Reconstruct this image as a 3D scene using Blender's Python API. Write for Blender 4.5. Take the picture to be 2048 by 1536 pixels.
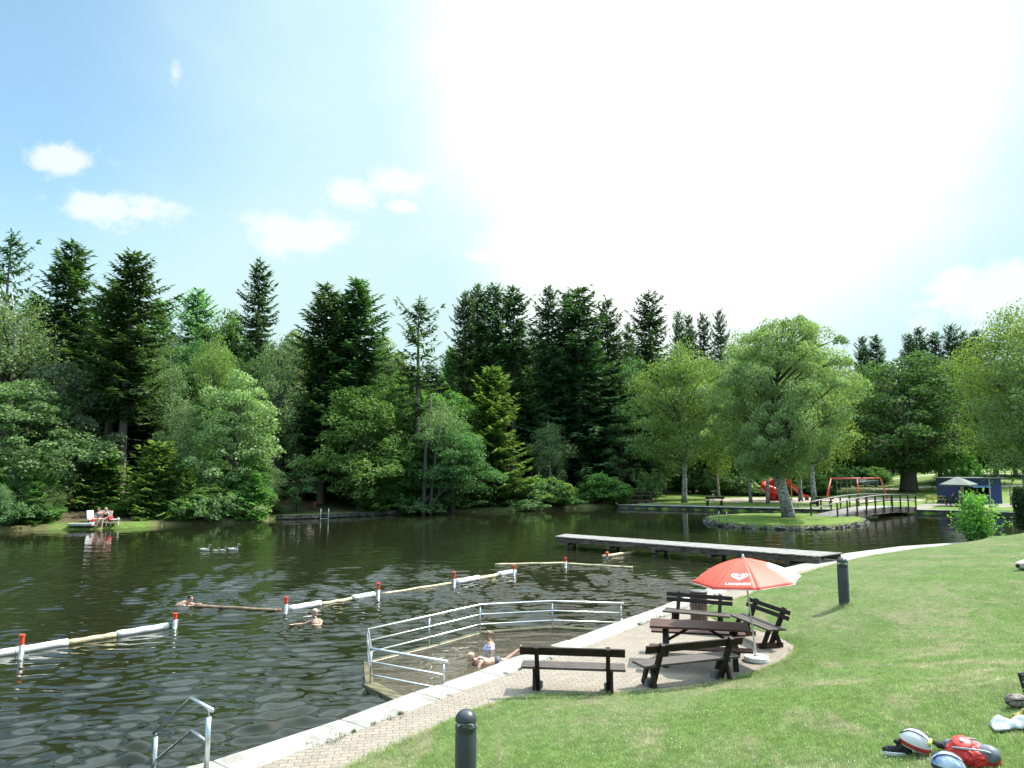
import bpy, bmesh, math, random
import numpy as np
from mathutils import Vector, Matrix
R = math.radians
scene = bpy.context.scene
for o in list(bpy.data.objects): bpy.data.objects.remove(o)
COL = scene.collection

# ------------------------------------------------------------------ camera
F = 1440.0; HC = 4.35; PITCH = math.atan(162 / F)          # photo pixels (2048 wide)
cam_d = bpy.data.cameras.new('camera'); cam = bpy.data.objects.new('camera', cam_d); COL.objects.link(cam)
cam.location = (0, 0, HC); cam.rotation_euler = (R(90) + PITCH, 0, 0)
cam_d.sensor_width = 36; cam_d.lens = F / 2048 * 36; cam_d.clip_end = 3000; cam_d.clip_start = .1
scene.camera = cam
scene.render.resolution_x = 1024; scene.render.resolution_y = 768

# ------------------------------------------------------------------ light
SUNV = Vector((.68, .33, 1.0)).normalized()
SUN_EL = math.asin(SUNV.z); SUN_AZ = math.atan2(SUNV.x, SUNV.y)     # from +Y towards +X
sun_d = bpy.data.lights.new('sun', 'SUN'); sun = bpy.data.objects.new('sun', sun_d); COL.objects.link(sun)
sun_d.energy = 4.0; sun_d.angle = R(.55); sun_d.color = (1.0, .955, .88)
sun.rotation_euler = SUNV.to_track_quat('Z', 'Y').to_euler(); sun.location = (30, 15, 40)
scene.view_settings.view_transform = 'Standard'; scene.view_settings.look = 'None'
scene.view_settings.exposure = 1.15; scene.view_settings.gamma = 1

def mknodes(nt):
    nt.nodes.clear()
    def N(t, **k):
        n = nt.nodes.new(t)
        for a, b in k.items():
            if hasattr(n, a): setattr(n, a, b)
            else: n.inputs[a.replace('_', ' ')].default_value = b
        return n
    def L(a, b): nt.links.new(a, b)
    def M(op, a, b=None, c=None):
        n = nt.nodes.new('ShaderNodeMath'); n.operation = op
        for i, v in enumerate((a, b, c)):
            if v is None: continue
            if isinstance(v, (int, float)): n.inputs[i].default_value = v
            else: nt.links.new(v, n.inputs[i])
        return n.outputs[0]
    def MR(v, a, b, c, d, smooth=True):
        n = nt.nodes.new('ShaderNodeMapRange'); n.clamp = True
        if smooth: n.interpolation_type = 'SMOOTHSTEP'
        nt.links.new(v, n.inputs[0])
        for i, x in enumerate((a, b, c, d)): n.inputs[i + 1].default_value = x
        return n.outputs[0]
    def MIX(f, a, b, bt='MIX'):
        n = nt.nodes.new('ShaderNodeMix'); n.data_type = 'RGBA'; n.blend_type = bt
        for i, v in ((0, f), (6, a), (7, b)):
            if isinstance(v, (int, float)): n.inputs[i].default_value = v
            elif isinstance(v, tuple): n.inputs[i].default_value = (*v[:3], 1)
            else: nt.links.new(v, n.inputs[i])
        return n.outputs[2]
    def NOISE(vec, scale, detail=3, rough=.5, dist=0):
        n = nt.nodes.new('ShaderNodeTexNoise'); n.inputs['Scale'].default_value = scale
        n.inputs['Detail'].default_value = detail; n.inputs['Roughness'].default_value = rough
        n.inputs['Distortion'].default_value = dist
        if vec is not None: nt.links.new(vec, n.inputs['Vector'])
        return n.outputs['Fac']
    def MAP(vec, scale=(1, 1, 1), rot=(0, 0, 0), loc=(0, 0, 0)):
        n = nt.nodes.new('ShaderNodeMapping'); nt.links.new(vec, n.inputs[0])
        n.inputs['Scale'].default_value = scale; n.inputs['Rotation'].default_value = rot; n.inputs['Location'].default_value = loc
        return n.outputs[0]
    return N, L, M, MR, MIX, NOISE, MAP

world = bpy.data.worlds.new('World'); scene.world = world; world.use_nodes = True
N, L, M, MR, MIX, NOISE, MAP = mknodes(world.node_tree)
sky = N('ShaderNodeTexSky'); sky.sky_type = 'NISHITA'; sky.sun_disc = False
sky.sun_elevation = SUN_EL; sky.sun_rotation = SUN_AZ; sky.air_density = 1.0; sky.dust_density = 1.2; sky.ozone_density = 1.0
tc = N('ShaderNodeTexCoord'); dirv = tc.outputs['Generated']
def skydir(u, v):
    x = (u - 1024) / F; y = (768 - v) / F
    return Vector((x, math.cos(PITCH) - y * math.sin(PITCH), math.sin(PITCH) + y * math.cos(PITCH))).normalized()
def dotd(d):
    n = N('ShaderNodeVectorMath', operation='DOT_PRODUCT'); L(dirv, n.inputs[0]); n.inputs[1].default_value = d
    return n.outputs['Value']
sep = N('ShaderNodeSeparateXYZ'); L(dirv, sep.inputs[0])
# high thin veil of cirrus, thickest a little right of the middle of the view
wisp = NOISE(MAP(dirv, (1.3, 1.3, 2.6), (.3, .2, .5)), 1.7, 5, .58, .6)
v1 = MR(dotd(skydir(1400, 130)), .90, 1.0, 0, 1)
v2 = MR(dotd(skydir(1290, 400)), .95, 1.0, 0, .8)
vb = MR(dotd(skydir(1400, 250)), .66, 1.0, 0, 1)
v3 = MR(dotd(skydir(1900, 150)), .70, .95, 0, 1)
low = MR(sep.outputs[2], .10, .40, .85, 0)
glow = M('MAXIMUM', v1, v2)
glow = MR(M('ADD', glow, M('MULTIPLY', M('SUBTRACT', wisp, .5), .7)), .0, 1.1, 0, 1)
veil = M('ADD', M('MAXIMUM', vb, v3), M('MULTIPLY', low, .95))
veil = MR(M('ADD', veil, M('MULTIPLY', M('SUBTRACT', wisp, .5), .55)), 0.0, .90, 0.20, 1)
near_sun = MR(dotd(SUNV), .88, 1.0, 0, 1)
# small cumulus clouds
cum = None
cn = NOISE(MAP(dirv, (1, 1, 1.3)), 19, 7, .62, .15)
for (u, v, su, sv) in [(140, 318, 78, 36), (245, 415, 150, 42), (180, 400, 60, 30), (590, 462, 120, 44), (660, 468, 60, 32), (690, 382, 66, 34), (795, 362, 72, 34),
                       (805, 412, 30, 14), (1950, 590, 140, 62), (2040, 570, 80, 50), (960, 512, 60, 16), (350, 150, 26, 40)]:
    d = skydir(u, v)
    n = N('ShaderNodeVectorMath', operation='SUBTRACT'); L(dirv, n.inputs[0]); n.inputs[1].default_value = d
    n2 = N('ShaderNodeVectorMath', operation='MULTIPLY'); L(n.outputs[0], n2.inputs[0])
    n2.inputs[1].default_value = (F / su, F / su, F / sv)
    n3 = N('ShaderNodeVectorMath', operation='LENGTH'); L(n2.outputs[0], n3.inputs[0])
    e = M('SUBTRACT', 1.0, n3.outputs['Value'])
    if u == 350: e = M('SUBTRACT', e, .45)
    cum = e if cum is None else M('MAXIMUM', cum, e)
cf = MR(M('ADD', cum, M('MULTIPLY', M('SUBTRACT', cn, .5), 2.6)), .05, .75, 0, .7)
blue = MIX(1.0, sky.outputs[0], (0.90, 1.20, 1.20), 'MULTIPLY')
overhead_boost = MR(sep.outputs[2], .58, .78, 0, 1)  # brighter sky added above the frame, for water reflections and ambient fill
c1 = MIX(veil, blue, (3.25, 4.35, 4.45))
c1 = MIX(overhead_boost, c1, (7.6, 10.2, 12.0))
front = M('MULTIPLY', MR(dotd(Vector((.05, math.cos(R(53)), math.sin(R(53))))), .60, .95, 0, 1), overhead_boost)  # unseen bright cloud added ahead, above the frame, for the ripples to reflect
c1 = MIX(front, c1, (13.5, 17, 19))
c1 = MIX(glow, c1, (6.4, 6.3, 6.2))
c1 = MIX(near_sun, c1, (26, 25.5, 25))
c2 = MIX(cf, c1, (5.0, 5.1, 5.1))
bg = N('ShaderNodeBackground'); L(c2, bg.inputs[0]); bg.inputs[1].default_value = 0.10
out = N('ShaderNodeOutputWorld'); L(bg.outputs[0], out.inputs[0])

# ------------------------------------------------------------------ helpers
def at(u, v, z=0.0):
    x = (u - 1024) / F; y = (768 - v) / F
    Y = math.cos(PITCH) - y * math.sin(PITCH); Z = math.sin(PITCH) + y * math.cos(PITCH)
    t = (z - HC) / Z
    return Vector((x * t, Y * t, z))
def atD(u, v, D):
    x = (u - 1024) / F; y = (768 - v) / F
    Y = math.cos(PITCH) - y * math.sin(PITCH); Z = math.sin(PITCH) + y * math.cos(PITCH)
    t = D / Y
    return Vector((x * t, D, HC + Z * t))

class MB:
    def __init__(s): s.v = []; s.f = []; s.m = []
    def add(s, vs, fs, mi=0):
        b = len(s.v); s.v += [tuple(p) for p in vs]; s.f += [tuple(i + b for i in f) for f in fs]; s.m += [mi] * len(fs)
    def box(s, c, size, rot=None, mi=0):
        c = Vector(c); h = Vector(size) / 2
        P = []
        for x in (-1, 1):
            for y in (-1, 1):
                for z in (-1, 1):
                    p = Vector((x * h.x, y * h.y, z * h.z))
                    if rot is not None: p = rot @ p
                    P.append(c + p)
        s.add(P, [(0, 1, 3, 2), (4, 6, 7, 5), (0, 4, 5, 1), (2, 3, 7, 6), (0, 2, 6, 4), (1, 5, 7, 3)], mi)
    def beam(s, a, b, w, h, up=(0, 0, 1), mi=0):
        a = Vector(a); b = Vector(b); d = b - a; l = d.length; d.normalize()
        up = Vector(up)
        if abs(d.dot(up)) > .99: up = Vector((0, 1, 0))
        sd = d.cross(up).normalized(); u2 = sd.cross(d).normalized()
        m = Matrix((d, sd, u2)).transposed()
        s.box((a + b) / 2, (l, w, h), m, mi)
    def tube(s, path, r, n=8, cap=True, mi=0):
        path = [Vector(p) for p in path]; k = len(path)
        rs = r if isinstance(r, (list, tuple)) else [r] * k
        prev = None; rings = []
        for i, p in enumerate(path):
            d = (path[min(i + 1, k - 1)] - path[max(i - 1, 0)]).normalized()
            if prev is None:
                a = Vector((0, 0, 1)) if abs(d.z) < .9 else Vector((1, 0, 0))
                sd = d.cross(a).normalized()
            else:
                sd = (prev - d * prev.dot(d)).normalized()
            prev = sd; up = d.cross(sd)
            rings.append([p + (sd * math.cos(2 * math.pi * j / n) + up * math.sin(2 * math.pi * j / n)) * rs[i] for j in range(n)])
        vs = [q for rg in rings for q in rg]; fs = []
        for i in range(k - 1):
            for j in range(n):
                fs.append((i * n + j, i * n + (j + 1) % n, (i + 1) * n + (j + 1) % n, (i + 1) * n + j))
        if cap:
            fs.append(tuple(range(n - 1, -1, -1))); fs.append(tuple((k - 1) * n + j for j in range(n)))
        s.add(vs, fs, mi)
    def lathe(s, prof, c=(0, 0, 0), n=24, axis=None, mi=0):
        c = Vector(c); vs = []; fs = []
        for (r, z) in prof:
            for j in range(n):
                a = 2 * math.pi * j / n
                p = Vector((r * math.cos(a), r * math.sin(a), z))
                if axis is not None: p = axis @ p
                vs.append(c + p)
        for i in range(len(prof) - 1):
            for j in range(n):
                fs.append((i * n + j, i * n + (j + 1) % n, (i + 1) * n + (j + 1) % n, (i + 1) * n + j))
        s.add(vs, fs, mi)
    def ell(s, c, r, rot=None, n=12, m=8, mi=0):
        c = Vector(c); vs = []; fs = []
        for i in range(m + 1):
            th = math.pi * i / m
            for j in range(n):
                a = 2 * math.pi * j / n
                p = Vector((r[0] * math.sin(th) * math.cos(a), r[1] * math.sin(th) * math.sin(a), -r[2] * math.cos(th)))
                if rot is not None: p = rot @ p
                vs.append(c + p)
        for i in range(m):
            for j in range(n):
                fs.append((i * n + j, i * n + (j + 1) % n, (i + 1) * n + (j + 1) % n, (i + 1) * n + j))
        s.add(vs, fs, mi)
    def slab(s, poly, z0, z1, mi=0):
        n = len(poly)
        vs = [(p[0], p[1], z0) for p in poly] + [(p[0], p[1], z1) for p in poly]
        fs = [tuple(range(n - 1, -1, -1)), tuple(range(n, 2 * n))] + [(i, (i + 1) % n, n + (i + 1) % n, n + i) for i in range(n)]
        s.add(vs, fs, mi)
    def build(s, name, mat, parent=None, smooth=False, bevel=0, loc=None, rotz=0, remesh=0, sub=0, clean=True):
        me = bpy.data.meshes.new(name); me.from_pydata(s.v, [], s.f)
        mats = mat if isinstance(mat, (list, tuple)) else [mat]
        for m_ in mats: me.materials.append(m_)
        if len(mats) > 1: me.polygons.foreach_set('material_index', s.m)
        if clean:
            bm = bmesh.new(); bm.from_mesh(me)
            bmesh.ops.remove_doubles(bm, verts=bm.verts, dist=1e-5)
            bmesh.ops.recalc_face_normals(bm, faces=bm.faces); bm.to_mesh(me); bm.free()
        if smooth: me.polygons.foreach_set('use_smooth', [True] * len(me.polygons))
        me.update()
        o = bpy.data.objects.new(name, me); COL.objects.link(o)
        if parent is not None: o.parent = parent
        if loc is not None: o.location = loc
        o.rotation_euler.z = rotz
        if remesh:
            r = o.modifiers.new('remesh', 'REMESH'); r.mode = 'VOXEL'; r.voxel_size = remesh; r.use_smooth_shade = True
            sm = o.modifiers.new('smooth', 'SMOOTH'); sm.iterations = 4; sm.factor = .5
        if bevel:
            b = o.modifiers.new('bevel', 'BEVEL'); b.width = bevel; b.segments = 1; b.limit_method = 'ANGLE'
        return o

def tag(o, label, cat, group=None):
    o['label'] = label; o['category'] = cat
    if group: o['group'] = group
    return o
def thing(name, label, cat, loc=(0, 0, 0), rotz=0, group=None):
    o = bpy.data.objects.new(name, None); COL.objects.link(o); o.location = loc; o.rotation_euler = (0, 0, rotz)
    o.empty_display_size = .3
    return tag(o, label, cat, group)
def structure(o, kind='structure'): o['kind'] = kind; return o
def dup(root, loc, rotz=0, scale=(1, 1, 1), label=None, group=None):
    r = root.copy(); COL.objects.link(r); r.location = loc; r.rotation_euler = (0, 0, rotz); r.scale = scale
    if label: r['label'] = label
    if group: r['group'] = group
    for ch in root.children:
        c = ch.copy(); COL.objects.link(c); c.parent = r
        for g in ch.children:
            d = g.copy(); COL.objects.link(d); d.parent = c
    return r

# ------------------------------------------------------------------ materials
MATS = {}
def mat(name, col, rough=.6, metal=0.0, var=.15, scale=6.0, bump=0.0, spec=None, emit=None, stretch=None, col2=None):
    if name in MATS: return MATS[name]
    m = bpy.data.materials.new(name); m.use_nodes = True
    N, L, M, MR, MIX, NOISE, MAP = mknodes(m.node_tree)
    p = N('ShaderNodeBsdfPrincipled'); o = N('ShaderNodeOutputMaterial'); L(p.outputs[0], o.inputs[0])
    t = N('ShaderNodeTexCoord'); vec = t.outputs['Object']
    if stretch: vec = MAP(vec, stretch)
    n = NOISE(vec, scale, 5, .6)
    c2 = col2 if col2 else tuple(c * (1 - var * 2) for c in col)
    c1 = tuple(min(1, c * (1 + var * .6)) for c in col)
    c = MIX(MR(n, .32, .68, 0, 1), c2, c1)
    L(c, p.inputs['Base Color'])
    p.inputs['Roughness'].default_value = rough; p.inputs['Metallic'].default_value = metal
    if spec is not None: p.inputs['Specular IOR Level'].default_value = spec
    if bump:
        b = N('ShaderNodeBump'); L(n, b.inputs['Height']); b.inputs['Distance'].default_value = bump; L(b.outputs[0], p.inputs['Normal'])
    MATS[name] = m
    return m

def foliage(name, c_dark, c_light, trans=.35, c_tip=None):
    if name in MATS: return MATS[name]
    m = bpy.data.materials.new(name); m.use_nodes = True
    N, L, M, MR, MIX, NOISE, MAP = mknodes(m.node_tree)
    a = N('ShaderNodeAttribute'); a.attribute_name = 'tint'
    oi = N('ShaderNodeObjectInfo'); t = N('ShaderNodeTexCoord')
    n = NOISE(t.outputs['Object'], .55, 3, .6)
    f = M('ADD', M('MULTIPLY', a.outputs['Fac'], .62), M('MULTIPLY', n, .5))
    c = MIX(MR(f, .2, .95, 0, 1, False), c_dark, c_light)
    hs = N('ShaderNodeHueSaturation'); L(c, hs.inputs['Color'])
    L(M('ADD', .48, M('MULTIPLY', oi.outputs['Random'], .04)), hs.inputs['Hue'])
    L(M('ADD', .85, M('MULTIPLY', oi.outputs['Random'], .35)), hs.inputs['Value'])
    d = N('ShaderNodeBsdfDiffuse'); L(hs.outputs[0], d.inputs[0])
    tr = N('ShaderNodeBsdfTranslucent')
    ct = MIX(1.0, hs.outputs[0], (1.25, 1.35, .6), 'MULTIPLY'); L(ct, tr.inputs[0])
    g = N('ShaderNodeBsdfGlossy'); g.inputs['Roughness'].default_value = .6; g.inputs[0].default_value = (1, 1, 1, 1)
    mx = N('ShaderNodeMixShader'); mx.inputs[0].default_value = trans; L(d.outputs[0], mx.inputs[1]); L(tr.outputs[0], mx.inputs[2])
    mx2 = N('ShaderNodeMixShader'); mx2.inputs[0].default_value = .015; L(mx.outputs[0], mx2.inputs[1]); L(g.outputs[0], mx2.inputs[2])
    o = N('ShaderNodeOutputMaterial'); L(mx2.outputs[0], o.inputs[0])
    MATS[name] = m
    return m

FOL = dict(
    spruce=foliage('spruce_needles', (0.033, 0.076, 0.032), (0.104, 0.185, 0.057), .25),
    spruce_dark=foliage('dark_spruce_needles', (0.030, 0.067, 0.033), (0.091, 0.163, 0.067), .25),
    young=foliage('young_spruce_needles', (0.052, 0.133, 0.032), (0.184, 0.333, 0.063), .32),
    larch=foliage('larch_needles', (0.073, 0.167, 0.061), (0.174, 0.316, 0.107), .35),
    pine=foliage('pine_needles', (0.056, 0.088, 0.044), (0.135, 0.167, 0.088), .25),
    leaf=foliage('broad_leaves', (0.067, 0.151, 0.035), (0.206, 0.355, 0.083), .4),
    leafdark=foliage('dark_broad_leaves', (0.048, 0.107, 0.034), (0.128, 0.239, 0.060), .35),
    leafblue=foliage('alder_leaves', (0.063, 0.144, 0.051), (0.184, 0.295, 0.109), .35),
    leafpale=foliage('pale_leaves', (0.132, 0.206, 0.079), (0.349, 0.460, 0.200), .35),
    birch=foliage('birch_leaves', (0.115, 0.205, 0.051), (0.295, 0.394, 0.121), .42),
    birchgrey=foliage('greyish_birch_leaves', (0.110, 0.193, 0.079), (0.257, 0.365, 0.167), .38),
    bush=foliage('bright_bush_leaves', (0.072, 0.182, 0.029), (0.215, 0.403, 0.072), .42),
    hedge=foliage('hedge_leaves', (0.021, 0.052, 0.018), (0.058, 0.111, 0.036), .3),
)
def barkmat(name, col, col2, sc=8, birch=False):
    m = bpy.data.materials.new(name); m.use_nodes = True
    N, L, M, MR, MIX, NOISE, MAP = mknodes(m.node_tree)
    p = N('ShaderNodeBsdfPrincipled'); o = N('ShaderNodeOutputMaterial'); L(p.outputs[0], o.inputs[0])
    t = N('ShaderNodeTexCoord')
    n = NOISE(MAP(t.outputs['Object'], (2, 2, .5) if not birch else (1.3, 1.3, 2.2)), sc, 6, .72, 0 if not birch else .8)
    c = MIX(MR(n, .40, .6 if not birch else .58, 0, 1), col2, col)
    if birch:
        s = N('ShaderNodeSeparateXYZ'); L(t.outputs['Object'], s.inputs[0])
        n2 = NOISE(t.outputs['Object'], 1.2, 3, .6)
        f = MR(M('ADD', s.outputs[2], M('MULTIPLY', n2, 3.0)), 1.2, 3.4, .75, 0)
        c = MIX(f, c, (.05, .045, .04))
    L(c, p.inputs['Base Color']); p.inputs['Roughness'].default_value = .9
    b = N('ShaderNodeBump'); L(n, b.inputs['Height']); b.inputs['Distance'].default_value = .04; L(b.outputs[0], p.inputs['Normal'])
    MATS[name] = m
    return m
BARK = dict(limb=barkmat('limb_bark', (.085, .075, .065), (.035, .03, .027)), spruce=barkmat('spruce_bark', (.21, .18, .155), (.10, .083, .07)), dark=barkmat('dark_bark', (.12, .10, .085), (.05, .042, .035)),
            birch=barkmat('birch_bark', (.50, .48, .44), (.13, .12, .11), 3.2, True))

# ------------------------------------------------------------------ noise / geometry utilities
def vnoise(x, y, seed=0):
    xi = np.floor(x).astype(int); yi = np.floor(y).astype(int); xf = x - xi; yf = y - yi
    def h(a, b):
        s = np.sin(a * 127.1 + b * 311.7 + seed * 74.7) * 43758.5453
        return s - np.floor(s)
    u = xf * xf * (3 - 2 * xf); v = yf * yf * (3 - 2 * yf)
    return (h(xi, yi) * (1 - u) + h(xi + 1, yi) * u) * (1 - v) + (h(xi, yi + 1) * (1 - u) + h(xi + 1, yi + 1) * u) * v
def sdist(px, py, poly):
    """signed distance, positive inside"""
    px = np.asarray(px, float); py = np.asarray(py, float)
    P = np.array(poly, float); d = np.full(px.shape, 1e18); ins = np.zeros(px.shape, bool)
    for i in range(len(P)):
        a = P[i]; b = P[(i + 1) % len(P)]; e = b - a
        wx = px - a[0]; wy = py - a[1]
        t = np.clip((wx * e[0] + wy * e[1]) / (e @ e), 0, 1)
        d = np.minimum(d, (wx - t * e[0]) ** 2 + (wy - t * e[1]) ** 2)
        if e[1] != 0:
            c = ((a[1] <= py) & (b[1] > py)) | ((b[1] <= py) & (a[1] > py))
            xc = a[0] + (py - a[1]) / e[1] * e[0]
            ins ^= c & (px < xc)
    d = np.sqrt(d)
    return np.where(ins, d, -d)
def fastmesh(name, V, Fq, k=4, tint=None, mats=None, smooth=False):
    me = bpy.data.meshes.new(name)
    V = np.asarray(V, np.float32); nf = len(Fq)
    me.vertices.add(len(V)); me.vertices.foreach_set('co', V.ravel())
    me.loops.add(nf * k); me.loops.foreach_set('vertex_index', np.asarray(Fq, np.int32).ravel())
    me.polygons.add(nf); me.polygons.foreach_set('loop_start', np.arange(nf, dtype=np.int32) * k)
    me.polygons.foreach_set('loop_total', np.full(nf, k, np.int32))
    if smooth: me.polygons.foreach_set('use_smooth', np.ones(nf, bool))
    if tint is not None:
        a = me.attributes.new('tint', 'FLOAT', 'FACE'); a.data.foreach_set('value', np.asarray(tint, np.float32))
    if mats: me.materials.append(mats)
    me.update(calc_edges=True)
    return me
def unit(a): return a / np.maximum(1e-9, np.linalg.norm(a, axis=-1, keepdims=True))
def diamonds(C, A, B):
    """leaf shaped quads: centre, half long axis, half cross axis"""
    n = len(C); V = np.empty((n, 4, 3)); V[:, 0] = C + A; V[:, 1] = C + B - A * .15; V[:, 2] = C - A; V[:, 3] = C - B - A * .15
    return V.reshape(-1, 3), np.arange(n * 4).reshape(n, 4)
# ------------------------------------------------------------------ the lake, the banks and the ground
WE = [(369, 1536), (424.5, 1523), (680, 1440), (827, 1385), (876, 1370), (956, 1343), (1030, 1314), (1118, 1296), (1137, 1281), (1243, 1241), (1320, 1214),
      (1352, 1201), (1413, 1178), (1459, 1163), (1560, 1138), (1640, 1120), (1690, 1107), (1800, 1093), (1920, 1085)]
water_edge = [at(u, v, .3) for u, v in WE]
d0 = (water_edge[2] - water_edge[0]).normalized()
water_edge = [water_edge[0] - d0 * 14] + water_edge + [Vector((25.6, 39.3, .3)), Vector((27.0, 40.2, .3))]
# paving / coping inner line and the lawn line
inner = [Vector(p) for p in [(-3.44, 10.2, .3), (-2.55, 11.33, .3), (-1.34, 12.94, .3), (-.56, 13.97, .3), (.14, 14.86, .3), (1.66, 16.73, .3), (3.28, 18.97, .3),
         (3.96, 19.82, .3), (4.84, 21.03, .3), (7.37, 24.46, .3), (10.3, 27.7, .3), (13.9, 31.0, .3), (16.2, 33.2, .3), (19.9, 35.9, .3), (23.6, 37.9, .3), (27.0, 39.4, .3)]]
d1 = (inner[1] - inner[0]).normalized(); inner = [inner[0] - d1 * 14] + inner
lawn_line = [(-2.18, 10.2), (-.77, 12.25), (-.1, 12.98), (.4, 13.18), (1.1, 13.28), (1.85, 13.33), (2.9, 13.5), (3.7, 13.85), (4.64, 14.5), (5.5, 15.3), (6.1, 16.0), (6.42, 16.8),
             (6.35, 17.8), (5.95, 18.6), (5.4, 19.4), (5.35, 20.1), (5.53, 21.1), (6.28, 21.95), (7.38, 22.95), (8.42, 24.46), (10.0, 26.5), (12.0, 28.7), (14.0, 30.9), (16.26, 32.9), (19.6, 35.4), (23.3, 37.7), (27.2, 39.3)]
lawn_line = [(-2.18 - 8.6, 10.2 - 11.1)] + lawn_line

SH = [(0, 1064), (60, 1061), (120, 1059.5), (180, 1059), (240, 1056.5), (305, 1053), (350, 1050), (420, 1047), (520, 1044), (560, 1038.5), (640, 1037), (770, 1029.5), (880, 1026), (1020, 1023), (1100, 1019), (1180, 1016.5), (1236, 1014.5)]
shore = [at(u, v) for u, v in SH]
SR = [(1236, 1016), (1300, 1017.5), (1400, 1020), (1520, 1023), (1650, 1026), (1805, 1026), (1870, 1027.5), (1940, 1029.5), (2050, 1034)]
shore_r = [at(u, v) for u, v in SR]
inlet = [Vector((11.5, 78, 0)), Vector((14, 84, 0)), Vector((16.5, 84, 0)), Vector((14.2, 78, 0))]
near_e = [Vector((p.x, p.y, 0)) for p in water_edge]
far_right = [Vector((44.5, 60, 0)), Vector((46, 56, 0)), Vector((42, 51, 0)), Vector((36, 46.5, 0)), Vector((31, 43, 0)), Vector((28.5, 41.2, 0))]
lake = [(-60, -20), (-70, 20), (-62, 42), (-45, 45)] + [(p.x, p.y) for p in shore] + [(p.x, p.y) for p in inlet] + [(p.x, p.y) for p in shore_r] + \
       [(p.x, p.y) for p in far_right] + [(p.x, p.y) for p in reversed(near_e)] + [(-16, -12)]
island_px = [(1410, 1041), (1416, 1046), (1440, 1052), (1480, 1056), (1520, 1058), (1600, 1059.5), (1680, 1056.5), (1722, 1051), (1735, 1046), (1722, 1040), (1690, 1036), (1650, 1033)]
island = [at(u, v) for u, v in island_px]
# back side of the island, hidden behind its own lawn
island = island + [Vector((25.0, 61.0, 0)), Vector((22.5, 61.6, 0)), Vector((19.5, 61.4, 0)), Vector((17.0, 60.2, 0)), Vector((15.6, 58.6, 0))]
isl = [(p.x, p.y) for p in island]

def ss(a, b, x): t = np.clip((x - a) / (b - a), 0, 1); return t * t * (3 - 2 * t)
def ground_z(x, y):
    x = np.asarray(x, float); y = np.asarray(y, float)
    d = -sdist(x, y, lake)                       # positive on land
    az = x / np.maximum(y, 1)
    rgt = ss(.10, .20, az) * ss(30, 45, y)
    bank = np.where(d < 0, np.maximum(d * .7, -1.3), np.minimum(d * .9, .34))
    bank = np.where((d > 0) & (rgt > .5), .34, bank)
    hill = np.clip(d - 1.5, 0, None)
    hl = .115 * np.minimum(hill, 60) + .05 * np.clip(hill - 60, 0, 60)
    k = .012 + .02 * ss(.42, .48, az) + .032 * ss(.50, .62, az)
    hr = k * np.clip(y - 84, 0, 80) + .004 * np.minimum(hill, 10) + .08 * np.clip(y - 150, 0, 90)
    z = bank + hl * (1 - rgt) + hr * rgt
    rough = (vnoise(x * .35, y * .35, 3) - .5) * .35 + (vnoise(x * 1.1, y * 1.1, 5) - .5) * .15
    z = z + rough * np.clip(d / 4, 0, 1) * (1 - rgt * .85)
    near = (y < 44) & (d >= 0)                      # under the lawn sheet
    z = np.where(near & (x > -20) & (x < 70), np.minimum(z, .1), z)
    return z
def gz(x, y): return float(ground_z(np.array([x]), np.array([y]))[0])

def gridmesh(name, xs, ys, zf, material, keep=None, extra=None):
    X, Y = np.meshgrid(xs, ys); Z = zf(X.ravel(), Y.ravel())
    V = np.stack([X.ravel(), Y.ravel(), Z], 1); nx = len(xs); ny = len(ys)
    i = np.arange(nx * ny).reshape(ny, nx)
    Q = np.stack([i[:-1, :-1], i[:-1, 1:], i[1:, 1:], i[1:, :-1]], -1).reshape(-1, 4)
    if keep is not None:
        kk = keep(V[:, 0], V[:, 1]); Q = Q[kk[Q].any(1)]
        used = np.unique(Q); mp = np.full(len(V), -1); mp[used] = np.arange(len(used)); V = V[used]; Q = mp[Q]
    me = fastmesh(name, V, Q, 4, None, material, True)
    if extra:
        a = me.attributes.new(extra[0], 'FLOAT', 'POINT'); a.data.foreach_set('value', extra[1](V[:, 0], V[:, 1], V[:, 2]).astype(np.float32))
    o = bpy.data.objects.new(name, me); COL.objects.link(o); return o

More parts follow.
